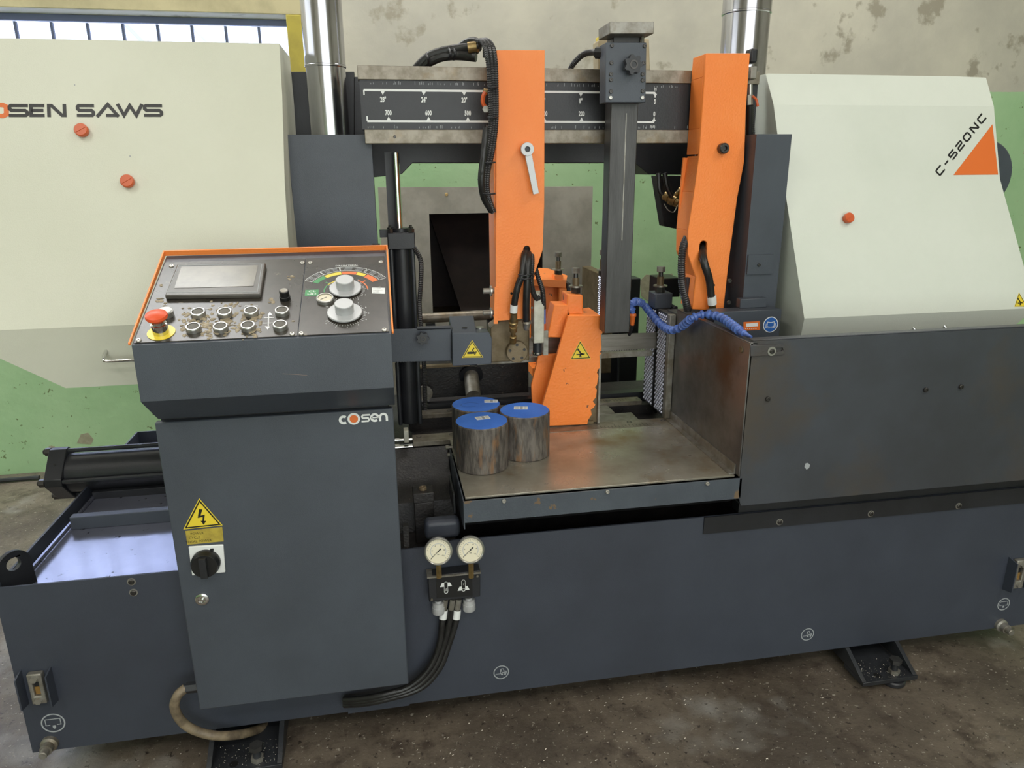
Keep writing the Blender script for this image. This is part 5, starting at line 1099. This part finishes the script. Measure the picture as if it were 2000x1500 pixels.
# selector
c = kp(1175, 392); b = M(); b.lathe(K.at(*c, T0), K.n, [(0, .0125), (.008, .0125), (.009, .011), (.022, .011), (.023, .010)], blackpr, 24); b.lathe(K.at(*c, T0+.0232), K.n, [(0, .009), (.001, .008)], galv, 20); b.obj('selector_knob', con, label='small black selector knob')
b = M(); b.ribbon(K, [(c[0], c[1]+.016), (c[0], c[1]+.03)], .0012, T0, T0+.0003, whitep); b.obj('selector_mark', con)
# dials
for (x, y, rr) in ((1612, 328, .0375), (1607, 503, .0390)):
    c = kp(x, y); b = M(); b.lathe(K.at(*c, T0), K.n, [(0, .026), (.004, .026), (.004, rr), (.007, rr), (.008, rr-.001), (.009, .020), (.009, 0)], alu, 44); dk = b.obj('speed_dial', con, label='aluminium speed dial knob')
    b = M(); b.lathe(K.at(*c, T0+.009), K.n, [(0, .0212), (.020, .0212), (.0215, .020), (.0215, 0)], alu, 36); cc = b.obj('dial_grip', dk)
    b = M()
    for k in range(40):
        an = math.radians(-60+k*(300/39)-90); b.ribbon(K, [(c[0]+(rr+.003)*math.cos(an), c[1]+(rr+.003)*math.sin(an)), (c[0]+(rr+.008+(.003 if k % 5 == 0 else 0))*math.cos(an), c[1]+(rr+.008+(.003 if k % 5 == 0 else 0))*math.sin(an))], .0007, T0, T0+.0003, whitep)
    for k in range(0, 11):
        an = math.radians(-50+k*28-90); b.text(K, str(k), (c[0]+(rr+.0145)*math.cos(an), c[1]+(rr+.0145)*math.sin(an)), .0065, T0+.0003, whitep)
    b.obj('tick_marks', con)
c = kp(1465, 402); b = M(); b.lathe(K.at(*c, T0), K.n, [(0, .0205), (.007, .0205), (.009, .0185), (.009, .0165), (.002, .0162)], satin, 36); pg = b.obj('panel_gauge', con, label='small round pressure gauge')
b = M(); b.lathe(K.at(*c, T0+.002), K.n, [(0, .0160), (.0045, .0160), (.0046, 0)], dial, 32); b.ribbon(Fr(K.at(*c, T0+.0068), K.u, K.v), [(-.010, -.006), (.004, .003)], .0012, 0, .0004, blackpr); b.obj('gauge_face', pg)
# chart
c = kp(1612, 330); b = M()
def sector(r0, r1, a0, a1, m, d=T0): b.prism(K, arc(c, r0*1.2, a0, a1, 10)+arc(c, r1*1.2, a1, a0, 10), d, d+.0003, m)
def outline(r0, r1, a0, a1): b.ribbon(K, arc(c, r0*1.2, a0, a1, 8)+arc(c, r1*1.2, a1, a0, 8), .0009, T0, T0+.0003, whitep, True)
sector(.062, .073, 128, 152, greenpr); sector(.062, .072, 98, 127, yellow); sector(.062, .072, 72, 97, orangepr); sector(.062, .072, 55, 71, yellow); sector(.060, .073, 28, 53, orangepr)
for a0, a1 in ((126, 152), (99, 125), (62, 98), (28, 60)): outline(.076, .091, a0, a1)
b.ribbon(K, arc(c, .050, 115, 150, 8), .003, T0, T0+.0003, yellow); b.ribbon(K, arc(c, .050, 145, 185, 8), .003, T0, T0+.0003, greenpr); b.ribbon(K, arc(c, .052, 5, 55, 10), .003, T0, T0+.0003, orangepr)
for a_, m_ in ((140, greenpr), (41, orangepr)): b.ribbon(K, [(c[0]+.050*math.cos(math.radians(a_)), c[1]+.050*math.sin(math.radians(a_))), (c[0]+.062*math.cos(math.radians(a_)), c[1]+.062*math.sin(math.radians(a_)))], .003, T0, T0+.0003, m_)
for a0, a1 in ((129, 149), (102, 122), (66, 94), (31, 57)):
    for rr in (.0945, .0985, .1025, .106):
        for s_ in (.0, .55):
            aa = a0+(a1-a0)*s_; b.ribbon(K, arc(c, rr, aa, aa+(a1-a0)*random.uniform(.3, .45), 3), .0011, T0, T0+.0002, greyp)
b.text(K, 'DIN MATERIAL', (c[0]+.002, c[1]+.1155), .0085, T0+.0003, whitep)
P = [kp(*q) for q in ((1322, 328), (1418, 325), (1415, 368), (1316, 370))]; b.prism(K, P, T0, T0+.0003, greenpr)
b.text(K, 'CL', kp(1370, 338), .0105, T0+.0005, whitep, sx=1.4); b.text(K, 'HD', kp(1368, 358), .0105, T0+.0005, whitep, sx=1.4)
P = [kp(*q) for q in ((1803, 310), (1896, 312), (1896, 355), (1803, 352))]; b.prism(K, P, T0, T0+.0003, whitep)
for k, s_ in enumerate(('INCONEL', 'HASTELLOY', 'MONEL')): b.text(K, s_, kp(1810, 320+k*12), .0046, T0+.0005, blackpr, align='LEFT')
b.obj('material_chart', con, label='coloured cutting chart headed DIN MATERIAL')
# arrows print
b = M(); P = [kp(*q) for q in ((1065, 485), (1085, 512), (1046, 512))]; b.prism(K, P, T0, T0+.0003, whitep); P = [kp(*q) for q in ((1045, 592), (1028, 590), (1068, 592), (1048, 615))]; b.prism(K, [P[1], P[3], P[2]], T0, T0+.0003, whitep)
b.ribbon(K, [kp(1055, 512), kp(1053, 590)], .0022, T0, T0+.0003, whitep); b.ribbon(K, [kp(1020, 530), kp(1095, 528)], .002, T0, T0+.0003, whitep); b.ribbon(K, [kp(1012, 568), kp(1088, 566)], .002, T0, T0+.0003, whitep)
for (x0, y0, x1, y1) in ((492, 462, 632, 474), (470, 552, 605, 570), (690, 448, 800, 462), (880, 440, 975, 455)): b.ribbon(K, [kp(x0, y1), kp(x0+10, y0), kp(x1, y0), kp(x1-6, y1)], .0009, T0, T0+.0003, whitep)
b.obj('printed_symbols', con)
# dried residue
b = M()
for k in range(260):
    if k < 225: x, y = random.uniform(410, 1000), random.gauss(560, 55)
    else: x, y = random.choice(((270, 400), (1080, 410), (1215, 240), (820, 430), (285, 300), (640, 660), (1240, 560), (300, 430)))
    if not 425 < y < 680 and k < 225: continue
    x += random.uniform(-20, 20); y += random.uniform(-18, 18); c = kp(x, y); r = random.uniform(.002, .0068); n = 9; ph = random.random()*6; el = random.uniform(.5, 1.5)
    P = [(c[0]+r*math.cos(2*PI*i/n+ph)*random.uniform(.6, 1.15), c[1]+r*el*math.sin(2*PI*i/n+ph)*random.uniform(.6, 1.15)) for i in range(n)]
    cx_, cy_ = c; b.add([K.at(*p, T0) for p in P]+[K.at(cx_+(p[0]-cx_)*.6, cy_+(p[1]-cy_)*.6, T0+.0012) for p in P]+[K.at(*c, T0+.0014)], [(i, (i+1) % n, n+(i+1) % n, n+i) for i in range(n)]+[(n+i, n+(i+1) % n, 2*n) for i in range(n)], goo)
b.obj('dried_residue', con, kind='stuff', label='tan dried residue around the buttons')
for (x, y) in ((355, 155), (1300, 132), (1357, 132), (1868, 125), (110, 693), (1225, 650), (1292, 643), (1893, 620)):
    c = kp(x, y); c = (min(max(c[0], .012), W_-.012), min(max(c[1], .012), KL-.02)); b = M(); b.lathe(K.at(*c, T0-.001), K.n, [(0, .0062), (.0025, .0058), (.004, .004), (.004, .0022), (.002, .002), (.002, 0)], zinc, 16); b.obj('panel_screw', con)
f = FY(1.6); b = M(); b.ribbon(f, f.pp([(552, 730), (575, 731), (600, 733)]), .0007, .0002, .0005, mat('scratch', '#8a7468')); b.obj('scratch', con)

# ================================================================== GAUGE MANIFOLD
t = thing('gauge_manifold', (.14, 1.79, .42), 'hydraulic manifold with twin pressure gauges on the base front', 'manifold')
f = FY(1.765); P = f.pp([(836, 1126), (938, 1114), (938, 1165), (838, 1176)]); b = M(); b.prism(f, P, -.038, 0, blackp); b.obj('manifold_block', t, bevel=.002)
P = f.pp([(834, 1126), (939, 1116), (939, 1119), (834, 1129)]); b = M(); b.prism(f, P, -.038, .004, galv); b.obj('top_edge', t)
P = f.pp([(852, 1128), (922, 1122), (923, 1163), (853, 1168)]); b = M(); b.prism(f, P, .0003, .0012, blackpr)
for (cx_, cy_, s_) in ((871, 1147, 1), (905, 1143, -1)):
    c = Vector(f.p(cx_, cy_)); dd = (.0012, .0016)
    zo = .009*s_
    b.prism(f, [(c.x-.0165, c.y+zo-.006), (c.x+.0165, c.y+zo-.006), (c.x+.011, c.y+zo+.006), (c.x-.011, c.y+zo+.006)], *dd, whitep)
    b.prism(f, [(c.x-.005, c.y-.018), (c.x+.005, c.y-.018), (c.x+.005, c.y+.018), (c.x-.005, c.y+.018)], .0016, .0019, blackpr)
    b.ribbon(f, [(c.x+x, c.y+y) for x, y in arc((0, .013), .005, 0, 180, 8)+arc((0, -.013), .005, 180, 360, 8)], .0009, .0019, .0022, whitep, True)
    b.text(f, '2' if s_ > 0 else '1', (c.x, c.y-s_*.004), .008, .0023, whitep); b.ribbon(f, arc((c.x, c.y-.013), .004, 0, 340, 12), .0007, .0019, .0022, whitep)
b.obj('valve_plate', t, label='black plate with two white valve pictograms numbered 2 and 1')
for q in ((932, 1124), (843, 1170)): socket_screw(t, f, *q, .0035, m=galv)
for (px, py, sx) in ((856, 1077, 0), (919, 1074, 0)):
    c = PY(px, py, 1.725); n_ = Vector((-.05, -.97, .24)).normalized(); u_ = Vector((0, 0, 1)).cross(n_)*1; u_ = (n_.cross(Vector((0, 0, 1)))).normalized()*-1; v2 = n_.cross(u_)
    G = Fr(c, u_, v2); b = M(); R_ = .0375
    b.lathe(c-G.n*.030, G.n, [(0, R_*.86), (.004, R_*.9), (.024, R_*.9), (.024, R_), (.032, R_), (.035, R_*.93), (.033, R_*.87), (.0265, R_*.86)], satin, 44); gg = b.obj('pressure_gauge', t, label='chrome rimmed pressure gauge')
    b = M(); b.lathe(c-G.n*.004, G.n, [(0, R_*.86), (.003, R_*.86), (.0031, 0)], dial, 40)
    for k in range(25):
        an = math.radians(225-k*270/24); r0 = R_*.78; r1 = R_*(.66 if k % 4 == 0 else .72); b.ribbon(G, [(r0*math.cos(an), r0*math.sin(an)), (r1*math.cos(an), r1*math.sin(an))], .0006, -.0008, -.0004, blackpr)
    b.ribbon(G, arc((0, 0), R_*.55, 225, -45, 24), .0008, -.0008, -.0005, mat('dial_blue', '#7d8fae') if not bpy.data.materials.get('dial_blue') else bpy.data.materials['dial_blue'])
    b.text(G, 'bar', (0, -.008), .005, -.0004, blackpr)
    for k, s_ in enumerate(('0', '20', '40', '60', '80', '100')): an = math.radians(225-k*54); b.text(G, s_, (R_*.44*math.cos(an), R_*.44*math.sin(an)), .004, -.0004, blackpr)
    b.obj('dial_face', gg)
    b = M(); an = math.radians(222); b.ribbon(G, [(-.008*math.cos(an), -.008*math.sin(an)), (R_*.72*math.cos(an), R_*.72*math.sin(an))], .0011, .0002, .0006, blackpr); b.ribbon(G, [(-.003*math.cos(an), -.003*math.sin(an)), (-.010*math.cos(an), -.010*math.sin(an))], .003, .0002, .0006, blackpr); b.disc(G, (0, 0), .002, .0002, .0012, blackpr, 12); b.obj('needle', gg)
    q = PY(px+1, 1112, 1.75); b = M(); b.cyl((q.x, 1.752, f.p(px, 1120)[1]-.004), (q.x, 1.748, c.z-R_*.85), .008, brass, 6); b.obj('gauge_stem', t)
for (px, py) in ((856, 1174), (916, 1168)):
    a = PY(px, py, 1.78); b = M(); b.lathe((a.x, 1.785, a.z), (0, -.06, -1), [(0, .010), (.006, .010), (.007, .0165), (.02, .0165), (.0205, .018), (.037, .018), (.04, .0165)], alu, 32); b.obj('valve_knob', t, label='silver adjusting knob')
for k, (px, tag_) in enumerate(((870, 1), (884, 0), (896, 1))):
    a = PY(px, 1170, 1.785); e1 = PY(px-3, 1190, 1.785); b = M(); b.cyl(a, e1, .0085, galv, 12); b.obj('hose_fitting', t)
    pts = [e1, PY(px-6, 1215, 1.782), PY(858+9*k, 1260, 1.775), PY(838+10*k, 1305, 1.765), PY(800+10*k, 1340+2*k, 1.758), PY(750, 1356+5*k, 1.752), PY(706, 1364+5*k, 1.765), PY(672, 1366+5*k, 1.785)]
    hh_ = thing('hydraulic_hose', pts[4], ('black hydraulic hose, leftmost of the three below the gauges', 'black hydraulic hose, middle of the three below the gauges', 'black hydraulic hose, rightmost of the three below the gauges')[k], 'hose', 'hoses hanging from the gauge manifold')
    M().tube(pts, .0095, rubber, 12, n=10).obj('hose_body', hh_)
    if tag_: b = M(); b.cyl(e1+Vector((0, 0, -.002)), PY(px-5, 1208, 1.782), .0112, whitep, 16); b.obj('hose_tag', hh_, label='white hose tag')
print('objects', len(bpy.data.objects))
